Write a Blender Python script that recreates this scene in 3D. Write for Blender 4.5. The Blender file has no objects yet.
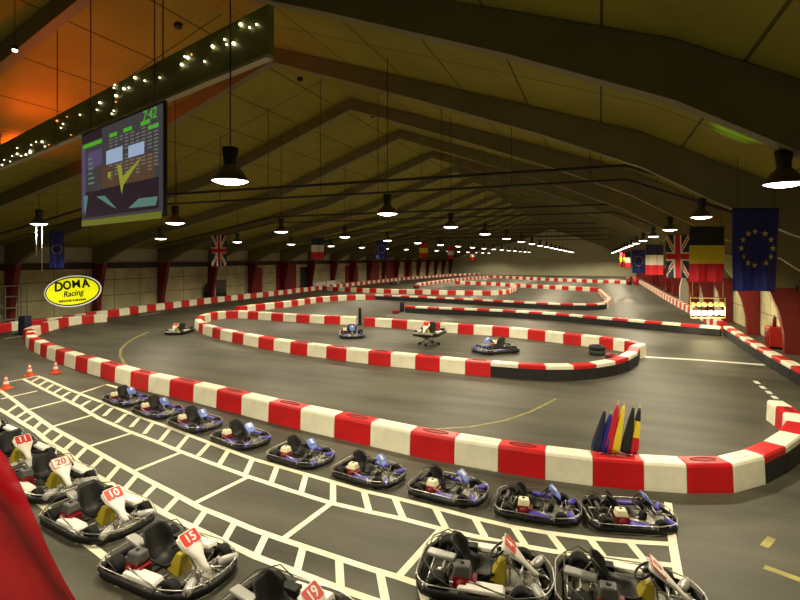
import bpy, bmesh, math, random
from mathutils import Vector, Matrix
random.seed(7)
C = bpy.context.scene.collection
PI = math.pi
HC = 4.6          # eye height above the floor
F = 500.0         # focal length in pixels of the 800 px wide frame
HY = 258.0        # row of the horizon
PSI = math.atan2(200.0, F)
CP, SP = math.cos(PSI), math.sin(PSI)
U_R, U_L, RIDGE_U = 8.9, -39.3, -11.7
RIDGE_Z, SLOPE = 12.7, 0.36
V0, V1 = -5.0, 136.0
RPROF = [(0, 12.7), (9.7, 9.35), (12.8, 8.25), (14.6, 7.3), (16.0, 6.6), (20.6, 5.35)]   # right roof slope: distance from the ridge, height

def hall(Xc, Zc, z):
    return Vector((Xc * CP - Zc * SP, Xc * SP + Zc * CP, z))
def P(px, py, z=0.0):
    """floor (or level z) point seen at a picture position"""
    Zc = F * (HC - z) / (py - HY)
    return hall((px - 400) / F * Zc, Zc, z)
def D(px, py, Zc):
    return hall((px - 400) / F * Zc, Zc, HC + (HY - py) / F * Zc)
def onU(px, py, u):
    Zc = u * F / (CP * (px - 600))
    return D(px, py, Zc)
def onV(px, py, v):
    Zc = v / (CP + (px - 400) / F * SP)
    return D(px, py, Zc)
def roofz(u):
    d = abs(u - RIDGE_U)
    if u < RIDGE_U and d > 9: return RIDGE_Z - SLOPE * 9 - .215 * (d - 9)
    if u > RIDGE_U:
        for (d0, z0), (d1, z1) in zip(RPROF, RPROF[1:]):
            if d <= d1 or d1 == RPROF[-1][0]: return z0 + (z1 - z0) * (d - d0) / (d1 - d0)
    return RIDGE_Z - SLOPE * d
def onRoof(px, py):
    lo, hi = 1.0, 200.0
    for _ in range(60):
        m = (lo + hi) / 2; p = D(px, py, m)
        if p.z < roofz(p.x): lo = m
        else: hi = m
    return D(px, py, lo)

# ------------------------------------------------------------------ materials
def mat(name, col, rough=0.55, metal=0.0, noise=0.0, nscale=8.0, bump=0.0, spec=0.5, emit=None, estr=0.0, alpha=None):
    m = bpy.data.materials.new(name); m.use_nodes = True
    nt = m.node_tree; b = nt.nodes['Principled BSDF']
    c = (col[0], col[1], col[2], 1)
    b.inputs['Base Color'].default_value = c
    b.inputs['Roughness'].default_value = rough
    b.inputs['Metallic'].default_value = metal
    b.inputs['Specular IOR Level'].default_value = spec
    if noise > 0 or bump > 0:
        tc = nt.nodes.new('ShaderNodeTexCoord')
        n = nt.nodes.new('ShaderNodeTexNoise'); n.inputs['Scale'].default_value = nscale; n.inputs['Detail'].default_value = 5
        nt.links.new(tc.outputs['Object'], n.inputs['Vector'])
        if noise > 0:
            r = nt.nodes.new('ShaderNodeValToRGB')
            r.color_ramp.elements[0].position = 0.3; r.color_ramp.elements[1].position = 0.7
            r.color_ramp.elements[0].color = tuple(max(0, x * (1 - noise)) for x in col) + (1,)
            r.color_ramp.elements[1].color = tuple(min(1, x * (1 + noise * .6)) for x in col) + (1,)
            nt.links.new(n.outputs['Fac'], r.inputs['Fac']); nt.links.new(r.outputs['Color'], b.inputs['Base Color'])
        if bump > 0:
            bp = nt.nodes.new('ShaderNodeBump'); bp.inputs['Strength'].default_value = bump
            nt.links.new(n.outputs['Fac'], bp.inputs['Height']); nt.links.new(bp.outputs['Normal'], b.inputs['Normal'])
    if emit:
        b.inputs['Emission Color'].default_value = (emit[0], emit[1], emit[2], 1)
        b.inputs['Emission Strength'].default_value = estr
    if alpha is not None:
        b.inputs['Alpha'].default_value = alpha
    return m

M = {}
M['red_block'] = mat('red plastic', (.60, .008, .012), .42, noise=.16, nscale=2.5)
M['white_block'] = mat('cream white plastic', (.90, .87, .69), .45, noise=.10, nscale=3)
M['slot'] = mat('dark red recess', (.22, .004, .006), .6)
M['slotw'] = mat('darker cream recess', (.45, .42, .30), .6)  # cream a step darker than the white blocks
M['rubber'] = mat('black rubber', (.012, .012, .013), .75, noise=.2)
M['tyre'] = mat('kart tyre rubber', (.008, .008, .008), .75, spec=.25)
M['blackp'] = mat('black plastic', (.007, .007, .007), .5, spec=.3)
M['seatb'] = mat('black seat shell', (.005, .005, .005), .5, spec=.35)
M['chrome'] = mat('chrome tube', (.46, .45, .42), .34, metal=1)
M['steel'] = mat('brushed steel', (.40, .39, .36), .35, metal=.9)
M['alu'] = mat('grey aluminium tray', (.28, .27, .23), .45, metal=.4)
M['whitep'] = mat('white bodywork', (.85, .82, .76), .35)
M['silver'] = mat('silver bodywork', (.42, .42, .40), .35, metal=.3)
M['purple'] = mat('violet blue bodywork', (.07, .055, .40), .35)
M['bluep'] = mat('blue panel', (.16, .24, .72), .35)
M['yellow'] = mat('yellow tank', (.42, .34, .015), .4)
M['engred'] = mat('red engine block', (.20, .005, .010), .4)
M['cream'] = mat('cream engine cover', (.82, .78, .55), .4)
M['greyp'] = mat('grey engine cover', (.09, .09, .09), .4)
M['platered'] = mat('red number plate', (.62, .03, .02), .45)
M['white'] = mat('white paint', (.82, .80, .74), .5)
M['digit'] = mat('white numerals', (.9, .88, .82), .5)
M['digitr'] = mat('red numerals', (.6, .03, .02), .5)
M['orange'] = mat('orange cone plastic', (.80, .09, .02), .45)
M['linepaint'] = mat('cream floor paint', (.84, .80, .60), .6, noise=.18, nscale=3)
M['yellowline'] = mat('worn yellow floor paint', (.30, .26, .06), .6, noise=.4, nscale=4)
M['greyline'] = mat('scuffed pale floor paint', (.45, .44, .36), .6, noise=.3, nscale=4)
M['beam'] = mat('olive grey timber frame', (.20, .185, .085), .6, noise=.12, nscale=1.2)
M['legred'] = mat('dark red painted steel', (.20, .008, .010), .5, noise=.15, nscale=1.5)
M['ledge'] = mat('dark brown ledge', (.035, .015, .012), .6)
M['pipe'] = mat('dark pipe', (.030, .027, .018), .5)
M['lampbody'] = mat('black lamp housing', (.012, .012, .012), .4)
M['shade'] = mat('bronze lamp shade', (.14, .11, .05), .35, metal=.5)
M['glow'] = mat('lamp diffuser', (.9, .9, .85), .4, emit=(1, .93, .82), estr=7.0)
M['bulb'] = mat('fairy bulb', (.9, .8, .6), .4, emit=(1, .82, .5), estr=5.0)
M['bulbo'] = mat('orange fairy bulb', (.9, .4, .2), .4, emit=(1, .28, .08), estr=1.5)
M['hotlight'] = mat('start lamp', (.9, .9, .7), .4, emit=(1, .93, .6), estr=14.0)
M['dimlight'] = mat('amber lamp', (.7, .5, .1), .4, emit=(1, .65, .12), estr=.5)
M['navy'] = mat('navy cloth', (.010, .014, .06), .7)
M['eu'] = mat('european blue cloth', (.012, .018, .22), .65)
M['gold'] = mat('gold stars', (.75, .58, .10), .6)
M['fblack'] = mat('black cloth', (.010, .010, .011), .75)
M['fyellow'] = mat('yellow cloth', (.75, .58, .02), .7)
M['fred'] = mat('red cloth', (.55, .008, .02), .7)
M['fwhite'] = mat('white cloth', (.75, .73, .62), .7)
M['pole'] = mat('wooden pole', (.45, .35, .12), .5)
M['signyellow'] = mat('yellow sign face', (.85, .85, .01), .5, emit=(.95, .95, 0), estr=.42)  # emission added to keep the sign face evenly bright
M['signwhite'] = mat('white sign rim', (.85, .85, .78), .5, emit=(1, 1, .85), estr=.25)
M['ink'] = mat('black lettering', (.006, .006, .006), .6)
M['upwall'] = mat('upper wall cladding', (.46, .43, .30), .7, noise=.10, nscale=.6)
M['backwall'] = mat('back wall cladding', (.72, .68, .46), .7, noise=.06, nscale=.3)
M['doorred'] = mat('red door paint', (.26, .010, .012), .5)
M['doordark'] = mat('dark doorway', (.02, .02, .022), .5)
M['glassdark'] = mat('dark window glass', (.03, .035, .04), .15)
M['red_reflection'] = mat('red reflection sheet', (.80, .006, .018), .6, noise=.25, nscale=5, alpha=.74)
M['reflected_soffit'] = mat('olive bulkhead board', (.20, .23, .06), .55, noise=.2, nscale=2)
M['bluecover'] = mat('dark blue padding', (.01, .014, .05), .5)
M['gunmetal'] = mat('dark grey metal', (.05, .05, .05), .45, metal=.4)
M['greenp'] = mat('dark green rubber', (.02, .035, .022), .7)
M['shelfgrey'] = mat('pale grey shelving', (.35, .36, .33), .5)

def floor_mat():
    m = bpy.data.materials.new('grey asphalt'); m.use_nodes = True
    nt = m.node_tree; b = nt.nodes['Principled BSDF']
    tc = nt.nodes.new('ShaderNodeTexCoord')
    n1 = nt.nodes.new('ShaderNodeTexNoise'); n1.inputs['Scale'].default_value = .22; n1.inputs['Detail'].default_value = 6
    mp = nt.nodes.new('ShaderNodeMapping'); mp.inputs['Rotation'].default_value = (0, 0, .35); mp.inputs['Scale'].default_value = (.25, 1.6, 1)
    n2 = nt.nodes.new('ShaderNodeTexNoise'); n2.inputs['Scale'].default_value = .8; n2.inputs['Detail'].default_value = 8
    n3 = nt.nodes.new('ShaderNodeTexNoise'); n3.inputs['Scale'].default_value = 30; n3.inputs['Detail'].default_value = 4
    nt.links.new(tc.outputs['Object'], n1.inputs['Vector']); nt.links.new(tc.outputs['Object'], mp.inputs['Vector'])
    nt.links.new(mp.outputs['Vector'], n2.inputs['Vector']); nt.links.new(tc.outputs['Object'], n3.inputs['Vector'])
    a = nt.nodes.new('ShaderNodeMath'); a.operation = 'ADD'
    a2 = nt.nodes.new('ShaderNodeMath'); a2.operation = 'MULTIPLY_ADD'; a2.inputs[1].default_value = .45
    nt.links.new(n1.outputs['Fac'], a.inputs[0]); nt.links.new(n2.outputs['Fac'], a.inputs[1])
    nt.links.new(n3.outputs['Fac'], a2.inputs[0]); nt.links.new(a.outputs[0], a2.inputs[2])
    r = nt.nodes.new('ShaderNodeValToRGB')
    e = r.color_ramp.elements
    e[0].position = .85; e[0].color = (.036, .034, .025, 1)
    e[1].position = 1.6; e[1].color = (.092, .087, .064, 1)
    dv = nt.nodes.new('ShaderNodeMath'); dv.operation = 'MULTIPLY'; dv.inputs[1].default_value = .62
    e[0].position = .56; e[1].position = .86
    nt.links.new(a2.outputs[0], dv.inputs[0]); nt.links.new(dv.outputs[0], r.inputs['Fac'])
    nt.links.new(r.outputs['Color'], b.inputs['Base Color'])
    b.inputs['Roughness'].default_value = .55; b.inputs['Specular IOR Level'].default_value = .28
    bp = nt.nodes.new('ShaderNodeBump'); bp.inputs['Strength'].default_value = .15
    nt.links.new(n3.outputs['Fac'], bp.inputs['Height']); nt.links.new(bp.outputs['Normal'], b.inputs['Normal'])
    return m
M['floor'] = floor_mat()

def seam_mat(name, col, axis, spacing, width, dark, axis2=None, spacing2=0, rough=.65, noise=.12):
    """panels with thin joints: surface pattern of a cladding, laid out in the object's own metres"""
    m = bpy.data.materials.new(name); m.use_nodes = True
    nt = m.node_tree; b = nt.nodes['Principled BSDF']; b.inputs['Roughness'].default_value = rough
    b.inputs['Specular IOR Level'].default_value = .2
    tc = nt.nodes.new('ShaderNodeTexCoord'); sx = nt.nodes.new('ShaderNodeSeparateXYZ')
    nt.links.new(tc.outputs['Object'], sx.inputs[0])
    def joint(ax, sp):
        d = nt.nodes.new('ShaderNodeMath'); d.operation = 'DIVIDE'; d.inputs[1].default_value = sp
        nt.links.new(sx.outputs[ax], d.inputs[0])
        f = nt.nodes.new('ShaderNodeMath'); f.operation = 'FRACT'; nt.links.new(d.outputs[0], f.inputs[0])
        l = nt.nodes.new('ShaderNodeMath'); l.operation = 'LESS_THAN'; l.inputs[1].default_value = width / sp
        nt.links.new(f.outputs[0], l.inputs[0]); return l.outputs[0]
    j = joint(axis, spacing)
    if axis2 is not None:
        mx = nt.nodes.new('ShaderNodeMath'); mx.operation = 'MAXIMUM'
        nt.links.new(j, mx.inputs[0]); nt.links.new(joint(axis2, spacing2), mx.inputs[1]); j = mx.outputs[0]
    n = nt.nodes.new('ShaderNodeTexNoise'); n.inputs['Scale'].default_value = .5; n.inputs['Detail'].default_value = 5
    nt.links.new(tc.outputs['Object'], n.inputs['Vector'])
    r = nt.nodes.new('ShaderNodeValToRGB')
    r.color_ramp.elements[0].position = .3; r.color_ramp.elements[1].position = .7
    r.color_ramp.elements[0].color = tuple(x * (1 - noise) for x in col) + (1,)
    r.color_ramp.elements[1].color = tuple(x * (1 + noise) for x in col) + (1,)
    nt.links.new(n.outputs['Fac'], r.inputs['Fac'])
    mix = nt.nodes.new('ShaderNodeMix'); mix.data_type = 'RGBA'
    nt.links.new(j, mix.inputs[0]); nt.links.new(r.outputs['Color'], mix.inputs[6])
    mix.inputs[7].default_value = tuple(x * dark for x in col) + (1,)
    nt.links.new(mix.outputs[2], b.inputs['Base Color'])
    return m
M['roof'] = seam_mat('olive ceiling panels', (.28, .255, .036), 0, 2.1, .05, .25, 1, 6.6)
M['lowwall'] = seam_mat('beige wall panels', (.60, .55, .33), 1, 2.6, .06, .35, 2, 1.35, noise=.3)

# ------------------------------------------------------------------ mesh helper
class MB:
    def __init__(self): self.bm = bmesh.new(); self.mi = 0
    def verts(self, pts): return [self.bm.verts.new(p) for p in pts]
    def face(self, vs, smooth=False):
        try:
            f = self.bm.faces.new(vs); f.material_index = self.mi; f.smooth = smooth; return f
        except ValueError: return None
    def poly(self, pts): return self.face(self.verts(pts))
    def box(self, c, s, rot=None, taper=1.0, tx=None, bevel=0.0):
        x, y, z = s[0] / 2, s[1] / 2, s[2] / 2
        tX = taper if tx is None else tx
        pts = [(-x, -y, -z), (x, -y, -z), (x, y, -z), (-x, y, -z), (-x * tX, -y * taper, z), (x * tX, -y * taper, z), (x * tX, y * taper, z), (-x * tX, y * taper, z)]
        Mx = (rot or Matrix.Identity(3))
        v = self.verts([Mx @ Vector(p) + Vector(c) for p in pts])
        fs = [self.face([v[i] for i in q]) for q in ((0, 3, 2, 1), (4, 5, 6, 7), (0, 1, 5, 4), (1, 2, 6, 5), (2, 3, 7, 6), (3, 0, 4, 7))]
        if bevel > 0:
            es = list({e for f in fs for e in f.edges})
            r = bmesh.ops.bevel(self.bm, geom=es, offset=bevel, segments=2, profile=.6, affect='EDGES')
            for f in r['faces']: f.material_index = self.mi; f.smooth = True
        return self
    def tube(self, pts, r, n=8, closed=False, caps=True):
        pts = [Vector(p) for p in pts]; N = len(pts); rings = []
        for i, p in enumerate(pts):
            if closed: t = pts[(i + 1) % N] - pts[i - 1]
            else: t = pts[min(i + 1, N - 1)] - pts[max(i - 1, 0)]
            if t.length < 1e-9: t = Vector((0, 0, 1))
            t.normalize()
            up = Vector((0, 0, 1)) if abs(t.z) < .93 else Vector((1, 0, 0))
            a = t.cross(up).normalized(); b = a.cross(t).normalized()
            rr = r[i] if isinstance(r, (list, tuple)) else r
            rings.append(self.verts([p + (a * math.cos(2 * PI * k / n) + b * math.sin(2 * PI * k / n)) * rr for k in range(n)]))
        for i in range(N if closed else N - 1):
            A, B = rings[i], rings[(i + 1) % N]
            for k in range(n): self.face([A[k], A[(k + 1) % n], B[(k + 1) % n], B[k]], True)
        if caps and not closed:
            self.face(rings[0][::-1]); self.face(rings[-1])
        return self
    def lathe(self, prof, n=20, mtx=None, smooth=True):
        Mx = mtx or Matrix.Identity(4); rings = []
        for r, z in prof:
            if r < 1e-6: rings.append([self.bm.verts.new(Mx @ Vector((0, 0, z)))])
            else: rings.append([self.bm.verts.new(Mx @ Vector((r * math.cos(2 * PI * k / n), r * math.sin(2 * PI * k / n), z))) for k in range(n)])
        for A, B in zip(rings, rings[1:]):
            for k in range(n):
                a = [A[k % len(A)], A[(k + 1) % n % len(A)], B[(k + 1) % n % len(B)], B[k % len(B)]]
                u = []
                for q in a:
                    if q not in u: u.append(q)
                if len(u) >= 3: self.face(u, smooth)
        return self
    def prism(self, poly, axis_off):
        """closed polygon of 3-D points pushed along axis_off"""
        o = Vector(axis_off); A = self.verts(poly); B = self.verts([Vector(p) + o for p in poly]); n = len(A)
        self.face(A[::-1]); self.face(B)
        for i in range(n): self.face([A[i], A[(i + 1) % n], B[(i + 1) % n], B[i]])
        return self
    def build(self, name, mats, parent=None, origin=None, recalc=True):
        if recalc: bmesh.ops.recalc_face_normals(self.bm, faces=self.bm.faces)
        me = bpy.data.meshes.new(name)
        if origin is not None: bmesh.ops.translate(self.bm, verts=self.bm.verts, vec=-Vector(origin))
        self.bm.to_mesh(me); self.bm.free()
        for m in (mats if isinstance(mats, (list, tuple)) else [mats]): me.materials.append(m)
        o = bpy.data.objects.new(name, me); C.objects.link(o)
        if origin is not None: o.location = origin
        if parent: o.parent = parent
        return o

def tag(o, label=None, cat=None, group=None, kind=None):
    if label: o['label'] = label
    if cat: o['category'] = cat
    if group: o['group'] = group
    if kind: o['kind'] = kind
    return o
def empty(name, loc=(0, 0, 0), rz=0.0):
    o = bpy.data.objects.new(name, None); C.objects.link(o); o.location = loc; o.rotation_euler = (0, 0, rz); o.empty_display_size = .2; return o
KIDS = {}
def kids(o): return [c for c in C.objects if c.parent == o]
def copy_tree(o, parent=None):
    if o.name not in KIDS: KIDS[o.name] = kids(o)
    c = o.copy(); C.objects.link(c)
    if parent: c.parent = parent
    for ch in KIDS[o.name]: copy_tree(ch, c)
    return c
def text_mesh(s, size, extrude, shear=0.0, bold=0.0):
    cu = bpy.data.curves.new('lettering', 'FONT'); cu.body = s; cu.size = size; cu.extrude = extrude; cu.align_x = 'CENTER'; cu.align_y = 'CENTER'
    cu.shear = shear; cu.offset = bold; cu.resolution_u = 3
    o = bpy.data.objects.new('lettering', cu); C.objects.link(o)
    dg = bpy.context.evaluated_depsgraph_get(); me = bpy.data.meshes.new_from_object(o.evaluated_get(dg))
    bpy.data.objects.remove(o); bpy.data.curves.remove(cu); return me
def text_obj(name, s, size, m, parent, mtx, extrude=.004, shear=0.0, bold=0.0):
    me = text_mesh(s, size, extrude, shear, bold); me.materials.clear(); me.materials.append(m)
    me.transform(mtx)
    o = bpy.data.objects.new(name, me); C.objects.link(o); o.parent = parent; return o
def frame_mtx(origin, ax, ay):
    ax = Vector(ax).normalized(); az = ax.cross(Vector(ay)).normalized(); ay = az.cross(ax)
    m = Matrix((ax, ay, az)).transposed().to_4x4(); m.translation = origin; return m

ORD = ('first second third fourth fifth sixth seventh eighth ninth tenth eleventh twelfth thirteenth fourteenth fifteenth sixteenth seventeenth eighteenth nineteenth').split()
TENS = {2: 'twent', 3: 'thirt', 4: 'fort', 5: 'fift', 6: 'sixt', 7: 'sevent', 8: 'eight', 9: 'ninet'}
def ordinal(i):
    h = ''
    if i > 99:
        if i == 100: return 'hundredth'
        h = 'hundred-and-'; i -= 100
    if i < 20: return h + ORD[i - 1]
    t, r = divmod(i, 10)
    return h + (TENS[t] + 'ieth' if r == 0 else TENS[t] + 'y-' + ORD[r - 1])

# ------------------------------------------------------------------ setting
def plane(name, pts, m, origin=(0, 0, 0), thick=None):
    b = MB()
    if thick is None: b.poly(pts)
    else: b.prism(pts, thick)
    o = b.build(name, m); tag(o, kind='structure'); return o
plane('floor', [(U_L - 1, V0, 0), (U_R + 1, V0, 0), (U_R + 1, V1 + 1, 0), (U_L - 1, V1 + 1, 0)], M['floor'], thick=(0, 0, -.2))
ER, EL = roofz(U_R), roofz(U_L)
b = MB(); rp = RPROF[:-1] + [(RPROF[-1][0] + .3, RPROF[-1][1] - .08)]
b.prism([(RIDGE_U + d, V0, z) for d, z in rp] + [(RIDGE_U + d, V0, z + .2) for d, z in rp[::-1]], (0, V1 + .3 - V0, 0)); tag(b.build('ceiling', M['roof']), kind='structure')
UB = RIDGE_U - 9; EB = roofz(UB)
plane('ceiling', [(RIDGE_U, V0, RIDGE_Z), (RIDGE_U, V1 + .3, RIDGE_Z), (UB, V1 + .3, EB), (UB, V0, EB)], M['roof'], thick=(0, 0, .2))
plane('ceiling', [(UB, V0, EB), (UB, V1 + .3, EB), (U_L - .3, V1 + .3, EL - .065), (U_L - .3, V0, EL - .065)], M['roof'], thick=(0, 0, .2))
LR, LL = 3.15, 4.1     # height of the ledge on the right and left walls
def wall(name, u, out, z0, z1, m):
    plane(name, [(u, V0, z0), (u, V1, z0), (u, V1, z1), (u, V0, z1)], m, thick=(out, 0, 0))
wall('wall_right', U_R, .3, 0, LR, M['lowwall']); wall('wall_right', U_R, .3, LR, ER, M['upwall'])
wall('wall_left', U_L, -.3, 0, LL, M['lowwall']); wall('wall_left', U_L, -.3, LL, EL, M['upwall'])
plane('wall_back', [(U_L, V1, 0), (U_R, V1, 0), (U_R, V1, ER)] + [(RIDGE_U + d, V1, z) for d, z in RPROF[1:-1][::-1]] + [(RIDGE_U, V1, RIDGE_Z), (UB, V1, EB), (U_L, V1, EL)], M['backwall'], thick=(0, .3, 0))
b = MB(); b.box((U_R - .12, (V0 + V1) / 2, LR), (.24, V1 - V0, .22)); tag(b.build('trim_right', M['ledge']), kind='structure')
b = MB(); b.box((U_L + .15, (V0 + V1) / 2, LL - .15), (.3, V1 - V0, .5)); tag(b.build('trim_left', M['ledge']), kind='structure')

# portal frames: two tapering rafters and two red legs each
def rafter_profile(s, ledge):
    """points (distance from ridge, z) of one rafter; s=+1 right, -1 left"""
    W = (U_R - RIDGE_U - .05) if s > 0 else (RIDGE_U - U_L - .05)
    dep = [(W, .55), (14.5, .65), (10.5, .8), (7.7, 1.0), (5.9, 1.1), (4.2, 1.25), (2.6, 1.45), (1.7, 1.9)] if s > 0 else [(W, .55), (W - 9, .6), (8, .65), (5, .8), (3, 1.05), (1.8, 1.4)]
    R = lambda d: roofz(RIDGE_U + s * d) - .02
    top = [(d, R(d)) for d in ([q[0] for q in RPROF[:-1]] + [W] if s > 0 else [0, 9, W])]
    bot = [(W - w, R(W - w) - h) for w, h in dep] + [(W - 1.2, ledge)]
    return top + [(W, ledge)] + bot[::-1]
FRAMES = [9.5 + 6.6 * k for k in range(20)]
legs_drawn = []
for k, v in enumerate(FRAMES):
    if v > V1 - 1: break
    fr = empty('roof_frame', (RIDGE_U, v, 0)); tag(fr, kind='structure')
    for s in (1, -1):
        ledge = LR if s > 0 else LL
        WW = (U_R - RIDGE_U - .05) if s > 0 else (RIDGE_U - U_L - .05)
        b = MB(); b.prism([Vector((s * d, -.16, z)) for d, z in rafter_profile(s, ledge)], (0, .32, 0)); b.build('rafter', M['beam'], fr)
        b = MB(); b.prism([Vector((s * d, -.18, z)) for d, z in ((WW - 1.3, ledge + .02), (WW, ledge + .02), (WW, 0), (WW - .6, 0), (WW - .66, 1.1), (WW - .86, 2.1))], (0, .36, 0)); b.build('leg', M['legred'], fr)

# doors and openings on the long walls, standing proud by a few centimetres
def wall_panel(name, u, px0, px1, py0, py1, m, label=None, cat=None, proud=.06, kind='structure', frame=None):
    s = 1 if u < 0 else -1
    a, c = onU(px0, py1, u), onU(px1, py1, u); z1 = onU(px0, py0, u).z
    z0 = max(0.0, a.z)
    b = MB(); b.box((u + s * proud / 2, (a.y + c.y) / 2, (z0 + z1) / 2), (proud, abs(c.y - a.y), z1 - z0))
    o = b.build(name, m, origin=(u, (a.y + c.y) / 2, z0)); tag(o, label, cat, kind=kind); return o
UW = U_L
wall_panel('door_1', UW, 253, 262, 268, 297, M['doorred']); wall_panel('door_2', UW, 244.5, 252, 270, 299, M['shelfgrey'])
wall_panel('door_3', UW, 276, 296, 262, 294, M['doorred']); wall_panel('door_4', UW, 345, 358, 266, 287, M['doorred'])
wall_panel('door_5', UW, 371, 379, 262, 285, M['doorred']); wall_panel('door_6', UW, 300, 309, 267, 292, M['doordark'])
wall_panel('window_1', UW, 216, 226, 280, 299, M['glassdark']); wall_panel('door_7', UW, 386, 396, 262, 283, M['doorred'])
wall_panel('door_8', UW, 404, 412, 262, 281, M['doorred'])
wall_panel('door_9', U_R, 690, 684, 283, 320, M['doorred']); wall_panel('door_10', U_R, 676, 668, 278, 303, M['doorred'])
wall_panel('door_11', U_R, 664, 655, 275, 296, M['doorred'])

# ------------------------------------------------------------------ floor paint
def strip(b, pts, w, z=.004):
    pts = [Vector((p.x, p.y, z)) for p in pts]; n = len(pts); L, R = [], []
    for i, p in enumerate(pts):
        t = (pts[min(i + 1, n - 1)] - pts[max(0, i - 1)]).normalized(); nn = Vector((-t.y, t.x, 0)) * w / 2
        L.append(b.bm.verts.new(p + nn)); R.append(b.bm.verts.new(p - nn))
    for i in range(n - 1): b.face([L[i], R[i], R[i + 1], L[i + 1]])
def px(lst): return [P(x, y) for x, y in lst]
LA = [(37, 376), (45, 379), (70, 390), (93, 399), (104, 403), (139, 417), (170, 428), (209, 443), (252, 459), (304, 474), (332, 482), (363, 491), (394, 498), (435, 508), (473, 518), (512, 527), (547, 533), (589, 538.5), (630, 542), (672, 544.5)]
LB = [(23, 379), (44, 389.5), (64.5, 399.5), (80, 407), (99, 418.5), (130, 432), (157, 442), (180, 451.5), (213, 464), (246, 476), (288, 490), (330, 503), (369, 512), (404, 519.5), (440, 529), (500, 542), (552, 551.5), (600, 558), (676, 566)]
LC = [(-8, 385), (13.5, 400), (27, 410.5), (51, 427), (87, 446.5), (120, 465), (147, 480), (170, 491.6), (200, 508), (223, 517), (254, 530), (283, 540), (334, 557), (370, 569), (400, 578), (440, 592), (470, 602)]
LD = [(-8, 405), (6, 413), (22, 423), (33.6, 430), (51, 444), (64.5, 451.5), (75, 460.5), (88.5, 471.5), (107, 482), (142, 500), (163, 513), (194, 528), (224, 542), (256, 557), (297, 572.5), (340, 589), (380, 603)]
LE = [(-6, 460), (26, 492), (46, 508), (64, 525), (86, 543), (102, 555), (128, 576), (150, 592), (165, 604)]
RUNGS_U = [((39, 378), (31, 382)), ((46.5, 381), (38, 386)), ((53, 384.5), (45, 390)), ((62, 388), (53, 393.5)), ((70, 392), (61.5, 397)), ((79, 395), (72, 402)), ((90, 400.7), (80, 406.7)), ((103.5, 404), (91.5, 412)), ((112, 408), (104, 416)), ((126, 414), (116, 423)), ((139, 418), (131, 427)), ((153, 423), (144, 434)), ((170, 429), (160, 441)), ((188, 436), (177, 449)), ((209, 444), (198, 456)), ((228, 451), (219, 465)), ((252, 460), (245, 475)), ((277, 467), (271, 483)), ((306, 475), (301, 493)), ((333, 483), (333, 502.5)), ((364, 492), (369, 511)), ((395, 499), (403, 518)), ((435, 508), (446, 529)), ((475, 519), (485, 537)), ((514, 528), (525, 545)), ((550, 534), (563, 551)), ((590, 539), (603, 556)), ((630, 543), (645, 561))]
RUNGS_L = [((18, 405), (7.6, 412)), ((27, 411), (15.7, 418)), ((33.6, 416), (22, 423)), ((42, 421), (33.6, 429)), ((52, 428), (41.7, 436)), ((63, 434), (51, 443.5)), ((75, 440.5), (64.5, 450)), ((87, 447), (75, 459)), ((103.5, 456), (89, 470)), ((120, 465), (106, 481)), ((137, 475), (124, 490)), ((156, 485), (142, 499)), ((179, 496), (164, 512)), ((206, 510), (194, 527)), ((235, 522), (224, 541)), ((266, 535), (256, 556)), ((303, 547.5), (297, 571)), ((339, 559), (340.5, 588)), ((380, 572.5), (386, 604)), ((421, 586), (426, 604))]
DIV = [((64.5, 400.5), (25.5, 410.5)), ((94.5, 414.5), (51, 427)), ((132, 433), (87, 447)), ((182, 452), (132, 472)), ((248, 477), (195, 503)), ((331, 503.5), (283, 539)), ((440, 530), (398, 577)), ((37, 391), (1, 399)), ((37, 376), (23, 379)), ((23, 379), (6, 382.5))]
b = MB()
for l in (LA, LB, LC, LD, LE): strip(b, px(l), .125, .007)
for l in RUNGS_U + RUNGS_L: strip(b, px(l), .12, .004)
for l in DIV: strip(b, px(l), .12, .0025)
strip(b, px([(668, 503), (670, 520), (673, 545), (678, 575), (684, 606)]), .13, .0095)
strip(b, px([(79, 393.5), (93, 389), (106.5, 384.5), (122, 389)]), .12)
tag(b.build('floor_marking', M['linepaint']), kind='structure')
b = MB(); strip(b, px([(637, 356.5), (700, 360), (765, 365)]), .34)
for i in range(5):
    t0, t1 = i / 5, (i + .58) / 5
    q = lambda t: (755 + 30 * t, 381 + 25 * t)
    strip(b, px([q(t0), q(t1)]), .16)
tag(b.build('floor_marking', M['white']), kind='structure')
b = MB(); strip(b, px([(148, 332), (137, 337), (128, 342), (121, 349), (120, 355), (124, 363), (128, 367)]), .12)
strip(b, px([(436, 429), (470, 427), (505, 420.5), (530, 412), (556, 399)]), .07); strip(b, px([(764, 567), (800, 580), (812, 584)]), .13); strip(b, px([(764, 547), (772, 538)]), .12)
tag(b.build('floor_marking', M['yellowline']), kind='structure')
b = MB(); strip(b, px([(4, 339), (24, 336)]), .25); strip(b, px([(140, 315.5), (160, 312.5)]), .3); strip(b, px([(386, 316), (398, 316)]), .2)
tag(b.build('floor_marking', M['greyline']), kind='structure')
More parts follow.
